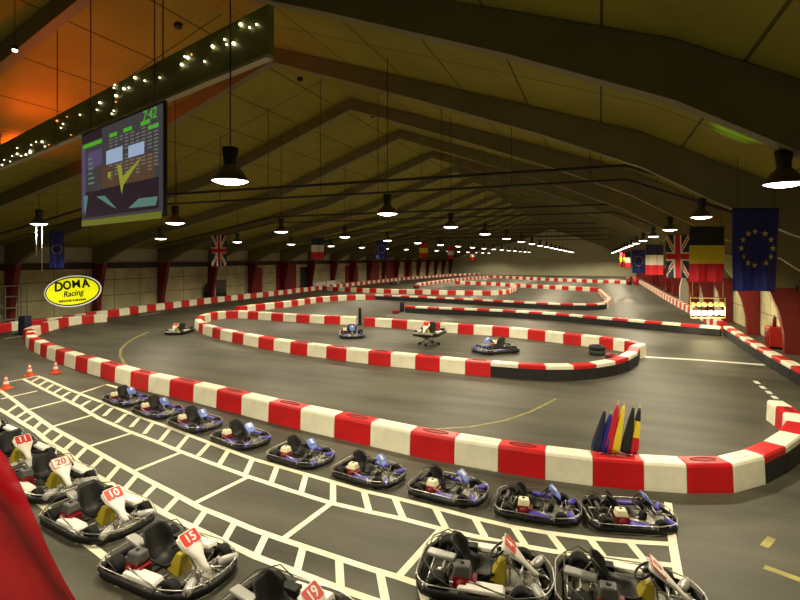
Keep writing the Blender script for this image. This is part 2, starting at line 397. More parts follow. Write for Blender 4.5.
# ------------------------------------------------------------------ barrier blocks
BH, BW = .57, .46
BLOCKS = []    # every block planned first, so that the largest 300 can be told from the rest
def centreline(pxs, mode=None):
    pts = px(pxs); n = len(pts); out = []
    for i, p in enumerate(pts):
        t = (pts[min(i + 1, n - 1)] - pts[max(0, i - 1)]); nn = Vector((-t.y, t.x, 0)).normalized()
        if mode is None:
            if nn.dot(Vector((p.x, p.y, 0))) < 0: nn = -nn
        elif mode(i) == 'right': nn = -nn
        out.append(p + nn * BW / 2)
    return out
def resample(pts, step):
    L = [0]
    for a, c in zip(pts, pts[1:]): L.append(L[-1] + (c - a).length)
    n = max(1, round(L[-1] / step)); out = []
    j = 0
    for k in range(n + 1):
        d = L[-1] * k / n
        while j < len(L) - 2 and L[j + 1] < d: j += 1
        t = (d - L[j]) / max(1e-6, L[j + 1] - L[j]); out.append(pts[j].lerp(pts[j + 1], t))
    return out
def chain(pts, first_red, where, group, cap=lambda i: False, close_to=None):
    n = len(pts); cnt = 0
    tang = []
    for i in range(n):
        a = pts[max(0, i - 1)]; c = pts[min(n - 1, i + 1)]
        t = (c - a); t.z = 0; tang.append(t.normalized())
    num = {True: 0, False: 0}
    for i in range(n - 1):
        red = (i % 2 == 0) == first_red
        num[red] += 1
        BLOCKS.append(dict(a=pts[i], c=pts[i + 1], ta=tang[i], tc=tang[i + 1], red=red, cap=cap(i), idx=num[red], where=where, group=group))

chF = [(107, 322), (94, 322.8), (82, 323.8), (69, 326), (59, 328.5), (49, 331.5), (41, 334.5), (32.5, 338.5), (27, 341), (24.6, 343), (25.3, 346), (28.5, 349), (34, 352), (40, 355), (46.5, 358.5), (55, 362), (64, 365.5), (75, 369.5), (87, 373), (100, 377), (114.5, 382), (130, 387), (148, 391.6), (169, 396.5), (193, 402), (216, 408), (241, 414.6), (268, 422), (300, 429.8), (334, 437.7), (370, 446), (410, 455.5), (454, 464), (498, 472), (545, 479.5), (593, 486), (644, 490.5), (687.5, 493.5), (734, 493), (766, 484), (787, 473), (803, 460), (809, 447), (804, 436), (795, 428), (785, 421)]
c = centreline(chF, lambda i: 'right' if i < 8 else 'left')
# the two hairpin corners turn on themselves: keep the middle line smooth there
chain(c, False, 'long front barrier from its far left end', 'blocks of the long front barrier', cap=lambda i: i in (39, 40, 41))
chI = [(198.5, 332), (202.4, 334), (212, 337), (220, 339.5), (232, 342.2), (243, 344.6), (258, 347.7), (273.4, 350.5), (290, 353.4), (307, 355.8), (326, 358.5), (346, 361.2), (368, 364), (390.5, 366.5), (415, 369), (439.5, 371.7), (465, 374.6), (490.5, 377), (518, 379.4), (546, 381), (574, 380.8), (597, 379), (616, 375.5), (629, 371), (638, 365), (640, 359)]
cI = centreline(chI, lambda i: 'left')
bkI = [(640, 359), (636, 355.5), (624, 352), (613, 350), (599, 348), (581, 345.8), (563, 343.8), (545, 341.3), (527.6, 339.3), (509, 337.4), (492, 335.9), (473.5, 334.6), (457.5, 333.4), (440, 332), (423, 330.5), (407, 329.1), (391.5, 328), (375, 326.8), (363.5, 325.9)]
cB1 = centreline(bkI, lambda i: 'right'); cB1[0] = cI[-1]
bkI2 = [(356, 325), (340, 324.5), (324, 323.9), (309.5, 323), (296, 322.3), (283, 321.4), (271, 320.6), (258, 319.6), (247.6, 318.8), (238, 318.2), (226, 318.6), (218, 319.5), (211, 321), (205, 323.5), (202, 327.5), (198.5, 332)]
cB2 = centreline(bkI2, lambda i: 'right'); cB2[-1] = cI[0]
chain(cI, True, "middle island's near side from its left hairpin", 'blocks of the middle island, near side', cap=lambda i: i >= 17)
chain(cB1, False, "middle island's far side from its right hairpin", 'blocks of the middle island, far side right')
chain(cB2, False, "island far side left of black post", 'blocks of the middle island, far side left')
def auto(pxs, first_red, where, group, cap=lambda i: False, step=1.06):
    pts = resample(centreline(pxs), step); chain(pts, first_red, where, group, cap); return pts
auto([(240, 313.5), (252, 311.4), (268, 309.6), (282.4, 308), (289, 307.2), (303.4, 305), (317, 302.8), (333, 301.2), (351, 300.2), (375, 299.6)], True, 'line beyond the middle island from its left', 'blocks beyond the middle island')
auto([(375, 299.7), (400, 300.8), (440, 302.8), (480, 305.2), (520, 307.8), (560, 309.8), (590, 310.3), (605, 309.6), (609, 307), (607, 303), (601, 297), (598, 293.5)], False, 'black-based line ending in the small right bend', 'black-based line to the small right bend', cap=lambda i: i < 24)
auto([(404.5, 312.4), (409, 312.9), (440, 314.4), (480, 316), (520, 318.3), (560, 321.2), (597, 325), (640, 329.2), (680, 333), (720, 336.6)], True, 'long black-based line, from its left tip', 'long black-based line', cap=lambda i: True)
auto([(322, 290.5), (329, 291), (345, 291.7), (362, 292.6), (380, 293.3), (397, 293.8), (414, 294.2), (431, 294.6), (448, 295), (465, 295.3), (482, 295.5), (498, 295.3), (510, 293.6), (516, 291), (517, 288)], True, 'third line of blocks from its left end', 'blocks of the third line')
auto([(838, 413), (815, 396), (800, 386.3), (783, 376), (763, 363.5), (743, 349.7), (723, 335.2)], False, 'right wall kerb from the right picture edge', 'black-based kerb along the right wall', cap=lambda i: True)
auto([(720, 331.5), (707.5, 324), (695, 317), (683, 310), (670, 302.8), (661, 297.5), (651, 290.8), (639, 283.5)], True, 'far right wall kerb from the start lights', 'far kerb along the right wall')
auto([(-40, 339), (0, 332.5), (20, 330.3), (60, 325.5), (95, 319.5), (106, 317.9), (126, 315.3), (146, 312), (183, 307), (216, 302.6), (244, 299.2), (270, 296.4), (293, 293.4), (311, 291), (353, 286), (400, 280.5), (450, 276.2), (480, 274.9)], True, 'left wall kerb from the left picture edge', 'kerb along the left wall')
auto([(455, 284), (490, 285.5), (516, 287.2), (560, 289.8), (597, 291.8)], True, 'fourth line of blocks from its left end', 'blocks of the fourth line')
auto([(419, 286.5), (435, 284.2), (452, 281.9), (470, 279.9), (490, 278)], False, 'short slanting line near the left wall', 'blocks of the slanting line')
auto([(490, 277.8), (540, 280.4), (580, 282.2), (626, 284)], True, 'last line before the back wall, from its left', 'blocks before the back wall')

def sec(p, t, prof):
    nn = Vector((-t.y, t.x, 0)); return [p + nn * w + Vector((0, 0, z)) for w, z in prof]
PROF = [(-.235, 0), (-.235, .06), (-.215, .50), (-.195, .55), (-.165, .57), (.165, .57), (.195, .55), (.215, .50), (.235, .06), (.235, 0)]
CAPP = [(-.22, .42), (-.22, .53), (-.19, .57), (.19, .57), (.22, .53), (.22, .42)]
BASP = [(-.235, 0), (-.235, .415), (.235, .415), (.235, 0)]
def sweep(b, d, prof, gap=.006, inset=.012):
    a, c = d['a'], d['c']; L = (c - a).length
    st = []
    for t, sc in ((gap / L, .965), (gap / L + inset * 2 / L, 1), (1 - gap / L - inset * 2 / L, 1), (1 - gap / L, .965)):
        p = a.lerp(c, t); tt = d['ta'].lerp(d['tc'], t).normalized()
        st.append(b.verts(sec(p, tt, [(w * sc, z if z < .3 else z * (1 - (1 - sc) * .4)) for w, z in prof])))
    n = len(prof)
    for A, B in zip(st, st[1:]):
        for k in range(n): b.face([A[k], A[(k + 1) % n], B[(k + 1) % n], B[k]])
    b.face(st[0][::-1]); b.face(st[-1])
def dist(d):
    m = (d['a'] + d['c']) / 2; return m.x * m.x + m.y * m.y
def inview(d):
    m = (d['a'] + d['c']) / 2
    Zc = -m.x * SP + m.y * CP; Xc = m.x * CP + m.y * SP
    x = 400 + F * Xc / Zc
    return -15 < x < 815
BLOCKS = [d for d in BLOCKS if inview(d)]
print('BLOCKS', len(BLOCKS))
order = sorted(range(len(BLOCKS)), key=lambda i: dist(BLOCKS[i]))
NEAR = set(order[:298])
stuff = {}
for i, d in enumerate(BLOCKS):
    mid = (d['a'] + d['c']) / 2
    body = M['red_block'] if d['red'] else M['white_block']
    col = 'red' if d['red'] else 'white'
    if i in NEAR:
        near = dist(d) < 45 ** 2
        name = 'barrier_block'
        if not d['cap']:
            b = MB(); sweep(b, d, PROF); o = b.build(name, body, origin=mid)
            top = 'plastic'
            if near and (d['c'] - d['a']).length > .6 and dist(d) < 26 ** 2:
                t = (d['c'] - d['a']).normalized(); nn = Vector((-t.y, t.x, 0)); ln = (d['c'] - d['a']).length
                ring = [t * math.cos(k / 16 * 2 * PI) * ln * .30 + nn * math.sin(k / 16 * 2 * PI) * .085 + Vector((0, 0, BH + .004)) for k in range(16)]
                b = MB(); b.tube(ring, .014, 5, closed=True); b.poly([q - Vector((0, 0, .002)) for q in ring])
                b.build('filler_recess', M['slot'] if d['red'] else M['white_block'], o)
        else:
            o = empty(name, mid)
            for prof, mm, nm in ((CAPP, body, 'cap'), (BASP, M['rubber'], 'base')):
                b = MB(); sweep(b, d, prof); k = b.build(nm, mm, o, origin=mid); k.location = (0, 0, 0)
            top = 'cap on black base'
        tag(o, '%s %s, %s %s one of the %s' % (col, 'barrier block' if not d['cap'] else 'capped block', ordinal(d['idx']), col, d['where']), 'barrier', d['group'])
    else:
        stuff.setdefault(0, []).append(d)
if stuff:
    b = MB()
    for d in stuff[0]:
        if d['cap']:
            b.mi = 2; sweep(b, d, BASP); b.mi = 0 if d['red'] else 1; sweep(b, d, CAPP)
        else:
            b.mi = 0 if d['red'] else 1; sweep(b, d, PROF)
    tag(b.build('distant_barrier_blocks', [M['red_block'], M['white_block'], M['rubber']]), 'rows of far red and white barrier blocks towards the back wall', 'barrier', kind='stuff')

# ------------------------------------------------------------------ karts
RX = lambda a: Matrix.Rotation(a, 3, 'X')
RY = lambda a: Matrix.Rotation(a, 3, 'Y')
RZ = lambda a: Matrix.Rotation(a, 3, 'Z')
def rounded(pts, r, n=4):
    """round the corners of a closed polyline"""
    out = []; N = len(pts)
    for i in range(N):
        p = Vector(pts[i]); a = (Vector(pts[i - 1]) - p); c = (Vector(pts[(i + 1) % N]) - p)
        rr = min(r, a.length * .45, c.length * .45); A = p + a.normalized() * rr; B = p + c.normalized() * rr
        for k in range(n + 1):
            t = k / n; out.append(A * (1 - t) ** 2 + p * 2 * t * (1 - t) + B * t * t)
    return out
OUT = [(-.95, -.42), (-.80, -.64), (.40, -.67), (.86, -.50), (.99, -.20), (.99, .20), (.86, .50), (.40, .67), (-.80, .64), (-.95, .42)]
def outline(z, s=1.0): return [(x * s, y * s, z) for x, y in OUT]
def make_wheel(parent, loc, r, w, rimm):
    mx = Matrix.Translation(Vector(loc)) @ Matrix.Rotation(PI / 2, 4, 'X')
    b = MB(); h = w / 2
    b.lathe([(r * .52, -h * .92), (r * .80, -h), (r * .95, -h * .86), (r, -h * .55), (r, h * .55), (r * .95, h * .86), (r * .80, h), (r * .52, h * .92), (r * .52, -h * .92)], 22, mx)
    t = b.build('wheel', M['tyre'], parent)
    b = MB(); b.lathe([(0, -h * .55), (r * .2, -h * .6), (r * .25, -h * .4), (r * .45, -h * .45), (r * .54, -h * .85), (r * .54, h * .85), (r * .45, h * .45), (r * .25, h * .4), (r * .2, h * .6), (0, h * .55)], 16, mx)
    b.build('hub', rimm, t)
def make_kart(style):
    k = empty('go_kart')
    white = style == 'white'
    body = M['whitep'] if white else M['purple']
    # bumper: black skirt band with a bright tube round the top
    b = MB(); ringo = rounded(outline(0, 1.0), .16); ringi = rounded(outline(0, .95), .15)
    n = len(ringo); zs = [(.05, ringo), (.145, ringo), (.16, ringi), (.04, ringi)]
    R = [b.verts([Vector((p.x, p.y, z)) for p in r]) for z, r in zs]
    for q in range(4):
        A, B = R[q], R[(q + 1) % 4]
        for i in range(n): b.face([A[i], A[(i + 1) % n], B[(i + 1) % n], B[i]], True)
    bp = b.build('bumper', M['blackp'], k)
    b = MB(); b.tube(rounded(outline(.215, .99), .16), .0105, 7, closed=True)
    for x, y in OUT: b.tube([(x * .985, y * .985, .14), (x * .985, y * .985, .215)], .012, 6)
    b.build('bumper_rail', M['chrome'], bp)
    # chassis
    b = MB()
    for s in (1, -1):
        b.tube([(-.78, s * .30, .10), (-.2, s * .31, .08), (.3, s * .30, .07), (.62, s * .20, .08), (.88, s * .16, .10), (.93, s * .05, .12)], .017, 7)
        b.tube([(-.55, s * .30, .09), (-.45, s * .60, .13), (.32, s * .60, .13), (.40, s * .30, .08)], .014, 6)
        b.tube([(.55, s * .20, .09), (.55, s * .42, .12)], .018, 6)
    for x in (-.78, -.36, .15, .55): b.tube([(x, -.30, .09), (x, .30, .09)], .016, 6)
    ch = b.build('chassis', M['steel'], k)
    b = MB(); b.box((.36, 0, .065), (.84, .50, .012)); b.build('floor_tray', M['alu'], ch)
    # axle and wheels
    b = MB(); b.tube([(-.60, -.46, .14), (-.60, .46, .14)], .02, 8); b.lathe([(0, -.012), (.09, -.012), (.09, .012), (0, .012)], 18, Matrix.Translation((-.60, -.22, .14)) @ Matrix.Rotation(PI / 2, 4, 'X')); b.build('rear_axle', M['steel'], k)
    rim = M['gunmetal']
    for s in (1, -1): make_wheel(k, (-.60, s * .475, .15), .15, .21, rim)
    for s in (1, -1): make_wheel(k, (.55, s * .475, .138), .138, .15, rim)
    # seat shell
    b = MB(); prof = [(.16, .20), (.05, .13), (-.08, .105), (-.20, .105), (-.30, .15), (-.36, .26), (-.41, .40), (-.455, .53), (-.48, .60)]
    wid = [.19, .22, .235, .24, .24, .245, .235, .205, .14]; rise = [.02, .07, .12, .15, .17, .12, .06, .02, 0]; fwd = [0, 0, 0, 0, .03, .10, .12, .08, .02]
    G = []
    for (x, z), w, r, f in zip(prof, wid, rise, fwd):
        row = []
        for j in range(11):
            s = -1 + j / 5; e = abs(s) ** 2.6
            row.append(b.bm.verts.new((x + f * e, s * w, z + r * e)))
        G.append(row)
    for A, B in zip(G, G[1:]):
        for j in range(10): b.face([A[j], A[j + 1], B[j + 1], B[j]], True)
    so = b.build('seat', M['seatb'], k, recalc=False)
    md = so.modifiers.new('shell', 'SOLIDIFY'); md.thickness = .022; md.offset = 0
    # steering
    cx = Vector((.22, 0, .49)); ax = Vector((-.62, 0, .78)).normalized()
    mx = frame_mtx(cx, (0, 1, 0), Vector((.78, 0, .62)))
    b = MB(); ring = [mx @ Vector((math.cos(a * PI / 10) * .15, math.sin(a * PI / 10) * (.135 if math.sin(a * PI / 10) > 0 else .15), 0)) for a in range(20)]
    b.tube(ring, .016, 7, closed=True)
    for a in (PI / 2, PI * 7 / 6, PI * 11 / 6): b.tube([mx @ Vector((0, 0, 0)), mx @ Vector((math.cos(a) * .142, math.sin(a) * .135, 0))], .011, 6)
    b.lathe([(0, -.02), (.035, -.02), (.035, .015), (0, .015)], 12, mx)
    b.build('steering_wheel', M['blackp'], k)
    b = MB(); b.tube([cx, (.50, 0, .16)], .013, 6); b.tube([(.38, -.10, .08), (.36, 0, .33), (.38, .10, .08)], .011, 6); b.build('steering_column', M['chrome'], k)
    # steering linkage and pedals
    b = MB()
    for s in (1, -1):
        b.tube([(.50, 0, .15), (.60, s * .38, .14)], .010, 6); b.tube([(.66, s * .05, .11), (.62, s * .32, .20), (.80, s * .30, .12)], .012, 6)
        b.tube([(.84, s * .30, .11), (.74, s * .05, .22), (.66, s * .20, .12)], .011, 6)
    b.build('steering_linkage', M['chrome'], k)
    for s in (1, -1):
        b = MB(); b.tube([(.74, s * .16, .08), (.72, s * .16, .22), (.70, s * .16, .25)], .009, 6); b.box((.70, s * .16, .23), (.015, .07, .06), RY(-.3)); b.build('pedal', M['steel'], k)
    # front panel: a paddle that narrows to the nose
    rows = [(.25, .585, .115), (.265, .595, .16), (.32, .575, .185), (.44, .49, .178), (.51, .425, .13), (.58, .35, .075), (.68, .25, .055), (.76, .19, .05)]
    if not white: rows = [(.28, .60, .12), (.29, .61, .14), (.34, .58, .15), (.43, .49, .145), (.50, .42, .13), (.53, .385, .11)]
    b = MB(); G = []
    for x, z, w in rows: G.append([b.bm.verts.new((x + (.025 * (1 - abs(s)) if white else 0), s * w, z + .03 * (1 - s * s))) for s in (-1, -.6, 0, .6, 1)])
    for A, B in zip(G, G[1:]):
        for j in range(4): b.face([A[j], A[j + 1], B[j + 1], B[j]], True)
    fp = b.build('front_panel', body if white else M['bluep'], k); md = fp.modifiers.new('thick', 'SOLIDIFY'); md.thickness = .02; md.offset = -1
    mxp = frame_mtx(Vector((.378, 0, .580)), (0, 1, 0), Vector((-.74, 0, .66)))
    b = MB()
    if white:
        b.mi = 1; b.prism([mxp @ Vector(q) for q in rounded([(-.16, -.115, .0), (.16, -.115, .0), (.16, .115, .0), (-.16, .115, .0)], .04)], mxp.to_3x3() @ Vector((0, 0, .006)))
        b.mi = 0; b.prism([mxp @ Vector(q) for q in rounded([(-.145, -.101, .006), (.145, -.101, .006), (.145, .101, .006), (-.145, .101, .006)], .035)], mxp.to_3x3() @ Vector((0, 0, .004)))
        b.build('number_plate', [M['platered'], M['white']], fp)
    else:
        b.mi = 0; b.box(mxp @ Vector((0, 0, .006)), (.25, .17, .006), mxp.to_3x3()); b.mi = 1; b.box(mxp @ Vector((0, 0, .010)), (.075, .14, .006), mxp.to_3x3())
        b.build('number_plate', [M['bluep'], M['white']], fp)
    # side pods, far and near
    for s in (1, -1):
        b = MB(); b.box((.0 if white else .08, s * .50, .20 if white else .17), (.66, .20, .06) if white else (.46, .15, .06), RX(s * -.10), taper=.9, bevel=.015); b.build('side_pod', body, k)
    # nose fairings
    for s in (1, -1):
        b = MB(); mx = Matrix.Translation((.77, s * .36, .165)) @ Matrix.Rotation(s * -.55, 4, 'Z') @ Matrix.Rotation(PI / 2, 4, 'X')
        b.lathe([(0, -.15), (.04, -.148), (.06, -.13), (.068, -.04), (.068, .04), (.06, .13), (.04, .148), (0, .15)], 14, mx); b.build('nose_fairing', M['silver'] if white else M['purple'], k)
    # fuel tank
    b = MB()
    if white: b.box((.24, -.03, .23), (.24, .30, .28), RY(.25), taper=.55, tx=.45, bevel=.02)
    else: b.box((.32, -.02, .15), (.12, .22, .16), RY(.42), taper=.7, tx=.8, bevel=.02)
    b.build('fuel_tank', M['yellow'] if white else M['blackp'], k)
    # engine on the right-hand side
    b = MB(); b.box((-.27, -.38, .20), (.27, .22, .20), taper=.92, bevel=.02)
    for i in range(4): b.box((-.10, -.38, .15 + i * .035), (.06, .19, .014))
    b.lathe([(0, -.03), (.075, -.03), (.075, .03), (0, .03)], 14, Matrix.Translation((-.27, -.50, .2)) @ Matrix.Rotation(PI / 2, 4, 'X'))
    en = b.build('engine', M['engred'], k)
    b = MB(); b.box((-.27, -.37, .36), (.27, .23, .15), taper=.78, bevel=.03); b.build('engine_cover', M['greyp'] if white else M['cream'], en)
    b = MB(); b.lathe([(0, 0), (.034, 0), (.034, .025), (.02, .032), (0, .032)], 12, Matrix.Translation((-.27, -.37, .42))); b.build('filler_cap', M['blackp'], en)
    b = MB(); b.tube([(-.30, -.30, .26), (-.42, -.22, .32), (-.52, -.16, .33)], .022, 7)
    if white: b.box((-.60, -.14, .37), (.44, .15, .06), RZ(-.2), bevel=.02)
    else: b.lathe([(0, -.2), (.045, -.2), (.05, -.18), (.05, .18), (.045, .2), (0, .2)], 12, Matrix.Translation((-.66, -.06, .30)) @ Matrix.Rotation(PI / 2, 4, 'X'))
    b.build('exhaust', M['silver'] if white else M['gunmetal'], en)
    b = MB(); b.box((-.26, .40, .19), (.26, .16, .17), bevel=.015); b.build('battery_box', M['blackp'], k)
    # stays of the seat, guard behind the rear wheels, bar along the engine
    for s in (1, -1):
        b = MB(); b.tube([(-.42, s * .21, .40), (-.58, s * .30, .12)], .010, 6); b.build('seat_stay', M['steel'], k)
    b = MB(); b.tube([(-.40, -.62, .22), (-.62, -.62, .34), (-.82, -.34, .36), (-.82, .34, .36), (-.62, .62, .34), (-.40, .62, .22)], .010, 6); b.build('rear_guard', M['gunmetal'], k)
    b = MB(); b.tube([(-.15, -.60, .33), (-.10, -.62, .33), (.45, -.64, .22)], .012, 6); b.build('side_bar', M['chrome'], k)
    return k, fp, mxp
KW, FPW, MXP = make_kart('white')
KB, _, _ = make_kart('blue')
CAM = Vector((0, 0, HC))
used = {'w': False, 'b': False}
KARTS = []
def put_kart(style, loc, ang, label, group, number=None, num_m=None, sc=None):
    src = KW if style == 'w' else KB
    k = copy_tree(src) if used[style] else src
    KARTS.append((k, style, number, num_m)); used[style] = True
    k.location = loc; k.rotation_euler = (0, 0, ang)
    k.scale = (.97, .97, .97)
    if style == 'b': k.scale = (.78, .78, .78)
    if sc: k.scale = (sc, sc, sc)
    tag(k, label, 'go-kart', group); return k
def ang_px(a, c):
    d = P(*c) - P(*a); return math.atan2(d.y, d.x)

# the blue row parked along line LA
lineA = resample([Vector((p.x, p.y, 0)) for p in px(LA[3:])], .05)
def line_at_px(x, off):
    best = None
    for i in range(1, len(lineA) - 1):
        t = (lineA[i + 1] - lineA[i - 1]).normalized(); nn = Vector((-t.y, t.x, 0))
        if nn.dot(lineA[i]) < 0: nn = -nn
        q = lineA[i] + nn * off
        Zc = -q.x * SP + q.y * CP; Xc = q.x * CP + q.y * SP; s = 400 + F * Xc / Zc
        if best is None or abs(s - x) < best[0]: best = (abs(s - x), q, t)
    return best[1], best[2]
order_w = ['leftmost', 'second', 'third', 'fourth', 'fifth', 'sixth', 'seventh', 'eighth', 'rightmost']
for i, x in enumerate([127, 159, 196, 242, 301, 370, 449, 536, 627]):
    q, t = line_at_px(x, .50 + .20 * min(1, max(0, (x - 120) / 400)))
    lab = 'blue and black go-kart, %s from the left in the row against the front barrier' % order_w[i]
    if i in (0, 8): lab = 'blue and black go-kart at the %s end of the row against the front barrier' % ('far left' if i == 0 else 'right')
    put_kart('b', (q.x, q.y, 0), math.atan2(t.y, t.x), lab, 'blue go-karts parked along the front barrier')
WH = [((-14, 441), (-23, 435, 12, 452), '7', 'white-nosed go-kart cut off by the left picture edge, half hidden by red reflection'),
      ((16, 461), (-2, 451, 36, 471), '11', 'white-nosed go-kart with plate number 11, beside the red reflection'),
      ((52, 486), (28, 474, 76, 499), '20', 'white-nosed go-kart with plate number 20, between karts 11 and 10'),
      ((101, 521), (70, 508, 135, 536), '10', 'white-nosed go-kart with plate number 10, between karts 20 and 15'),
      ((172, 570), (130, 555, 215, 587), '15', 'white-nosed go-kart with plate number 15, between karts 10 and 19'),
      ((288, 631), (240, 613, 335, 651), '19', 'white-nosed go-kart with plate number 19, cut off by the bottom picture edge'),
      ((484, 580), (440, 574, 528, 588), '4', 'white-nosed go-kart with plate number 4, behind the kart numbered 0'),
      ((627, 603), (577, 594, 666, 611), '0', 'white-nosed go-kart with plate number 0, inside the right corner of the painted lines')]
for (cxy, dirs, numb, lab) in WH:
    a = ang_px(dirs[:2], dirs[2:])
    p = P(*cxy); put_kart('w', (p.x, p.y, 0), a, lab, 'white-nosed go-karts in the near row', numb)
# karts out on the track
p = P(352, 336.5); put_kart('b', (p.x, p.y, 0), ang_px((350, 326), (354, 345)), 'small dark go-kart facing the camera inside the middle island', 'karts on the track', sc=1.1)
p = P(495, 352); put_kart('b', (p.x, p.y, 0), ang_px((512, 350), (478, 353)), 'dark go-kart pointing left near the right end of the middle island', 'karts on the track', sc=1.15)
p = P(179, 333); put_kart('w', (p.x, p.y, 0), ang_px((197, 328), (176, 334)), 'white go-kart passing the left hairpin of the middle island', 'karts on the track')
p = P(396, 284.5); put_kart('w', (p.x, p.y, 0), ang_px((388, 283.6), (404, 284.5)), 'tiny distant white go-kart near the left wall kerb', 'karts on the track')
# the kart lifted on a service trolley
p = P(429, 345); tz = .52
k = put_kart('w', (p.x, p.y, tz), ang_px((431, 330), (427, 350)) - .35, 'white go-kart raised on the red service trolley', 'karts on the track', sc=1.08)
tr = empty('service_trolley', (p.x, p.y, 0), ang_px((431, 330), (427, 350)) - .9); tag(tr, 'red service trolley carrying a white go-kart in the middle island', 'trolley')
b = MB(); b.box((0, 0, .47), (1.0, .62, .08), bevel=.01); b.build('tray', M['engred'], tr)
for s in (1, -1):
    b = MB(); b.tube([(-.42, s * .27, .08), (.40, s * .27, .45)], .02, 6); b.tube([(.42, s * .27, .08), (-.40, s * .27, .45)], .02, 6); b.build('leg', M['gunmetal'], tr)
    for x in (-.42, .42):
        b = MB(); b.lathe([(0, -.025), (.07, -.025), (.08, 0), (.07, .025), (0, .025)], 12, Matrix.Translation((x, s * .27, .08)) @ Matrix.Rotation(PI / 2, 4, 'X')); b.build('wheel', M['tyre'], tr)
# numerals, one mesh per kart (added after copying)
for (k, style, numb, _) in KARTS:
    if not numb or style != 'w': continue
    fp = [c for c in C.objects if c.parent == k and c.name.split('.')[0] == 'front_panel'][0]
    np_ = [c for c in C.objects if c.parent == fp][0]
    if numb in ('0', '20'):
        np_.data = np_.data.copy(); np_.data.materials[0] = M['white']; np_.data.materials[1] = M['platered']
        m = M['digitr']
    else: m = M['digit']
    text_obj('numerals', numb, .19 if len(numb) > 1 else .20, m, fp, MXP @ Matrix.Translation((0, 0, .011)), .002, bold=.004)

# ------------------------------------------------------------------ pendant lamps
def make_lamp():
    l = empty('pendant_lamp')      # origin at the rim
    b = MB(); b.lathe([(.275, 0), (.27, .03), (.24, .09), (.18, .17), (.115, .235), (.10, .26), (.095, .26), (.11, .225), (.17, .165), (.23, .085), (.262, .025), (.275, 0)], 28); b.build('shade', M['shade'], l)
    b = MB(); b.lathe([(0, .25), (.095, .25), (.10, .27), (.115, .40), (.13, .50), (.12, .53), (.05, .545), (0, .55)], 20); b.build('housing', M['lampbody'], l)
    b = MB(); b.lathe([(0, -.055), (.12, -.048), (.21, -.026), (.272, .004)], 28); b.build('diffuser', M['glow'], l)
    return l
LAMP = make_lamp(); first_lamp = [True]
LIGHT = bpy.data.lights.new('pendant light', 'SPOT'); LIGHT.energy = 900; LIGHT.spot_size = math.radians(158); LIGHT.spot_blend = .35; LIGHT.shadow_soft_size = .22; LIGHT.color = (1, .87, .60)
def hanger(u, v, z, top, parent):
    b = MB(); b.tube([(0, 0, .54), (0, 0, (top - z) / LSC[parent.name])], .012, 6); b.build('hanger', M['lampbody'], parent)
def put_lamp(u, v, z, label, group, sc=1.0):
    l = LAMP if first_lamp[0] else copy_tree(LAMP); first_lamp[0] = False
    l.location = (u, v, z); l.scale = (sc, sc, sc); LSC[l.name] = sc; tag(l, label, 'lamp', group)
    lo = bpy.data.objects.new('lamp_light', LIGHT); C.objects.link(lo); lo.location = (u, v, z - .14)
    LAMPS.append((l, u, v, z))
LAMPS = []; LSC = {}
rows = [(2.7, 9.6, 6.95, 18, 5.77, 'right'), (-6.04, 7.06, 7.0, 18, 5.95, 'central'), (-15.85, 15.3, 7.2, 16, 6.0, 'left of centre'), (-26.4, 24.3, 7.36, 15, 5.85, 'left wall')]
for u, v0, dv, n, z, nm in rows:
    for k in range(n):
        v = v0 + dv * k
        if v > V1 - 3: break
        put_lamp(u, v, z, 'round pendant lamp, %s from the camera in the %s lamp row' % ('nearest' if k == 0 else ordinal(k + 1), nm), 'hall pendant lamps, %s row' % nm, {'right': 1.0, 'central': 1.12}.get(nm, 1.3))
e = D(39, 224, 26.0)
for u, v, z, nm in ((-6.04, .2, 5.95, 'central'), (-15.85, 8.1, 6.0, 'left of centre'), (-26.4, 9.6, 5.85, 'left wall'), (-15.85, .9, 6.0, 'left of centre, rearmost')):
    put_lamp(u, v, z, 'round pendant lamp outside the left picture edge, %s row' % nm, 'hall pendant lamps outside the picture', 1.2)
put_lamp(e.x, e.y, e.z, 'round pendant lamp above the yellow oval sign, two pale light streaks below it', 'hall pendant lamps, single', 1.4)
for l, u, v, z in LAMPS: hanger(u, v, z, roofz(u), l)

# ------------------------------------------------------------------ suspended double pipes under the roof
for k, vb in enumerate((19.6, 33.4, 50.6, 65.5, 80.5)):
    zt = 7.9
    ur = RIDGE_U + (RIDGE_Z - .28 - zt) / SLOPE; ul = 2 * RIDGE_U - ur
    pt = empty('suspended_pipe', (0, vb, 0)); tag(pt, '%s pair of dark pipes crossing under the roof, counted from the camera' % ('nearest' if k == 0 else ordinal(k + 1)), 'pipe', 'suspended pipe pairs')
    for dz in (0, -.5):
        b = MB(); b.tube([(U_L + 2.6, 0, roofz(U_L + 2.6) - .3 + dz), (ul, 0, zt + dz), (ur, 0, zt + dz), (U_R - 2.6, 0, roofz(U_R - 2.6) - .3 + dz)], .065 if dz == 0 else .05, 8); b.build('pipe', M['pipe'], pt)
    n = 9 if k < 3 else 5
    for i in range(n):
        u = ul + 1.2 + (ur - ul - 2.4) * i / (n - 1)
        b = MB(); b.tube([(u, 0, zt - .5), (u, 0, roofz(u))], .014, 5); b.build('hanger', M['pipe'], pt)

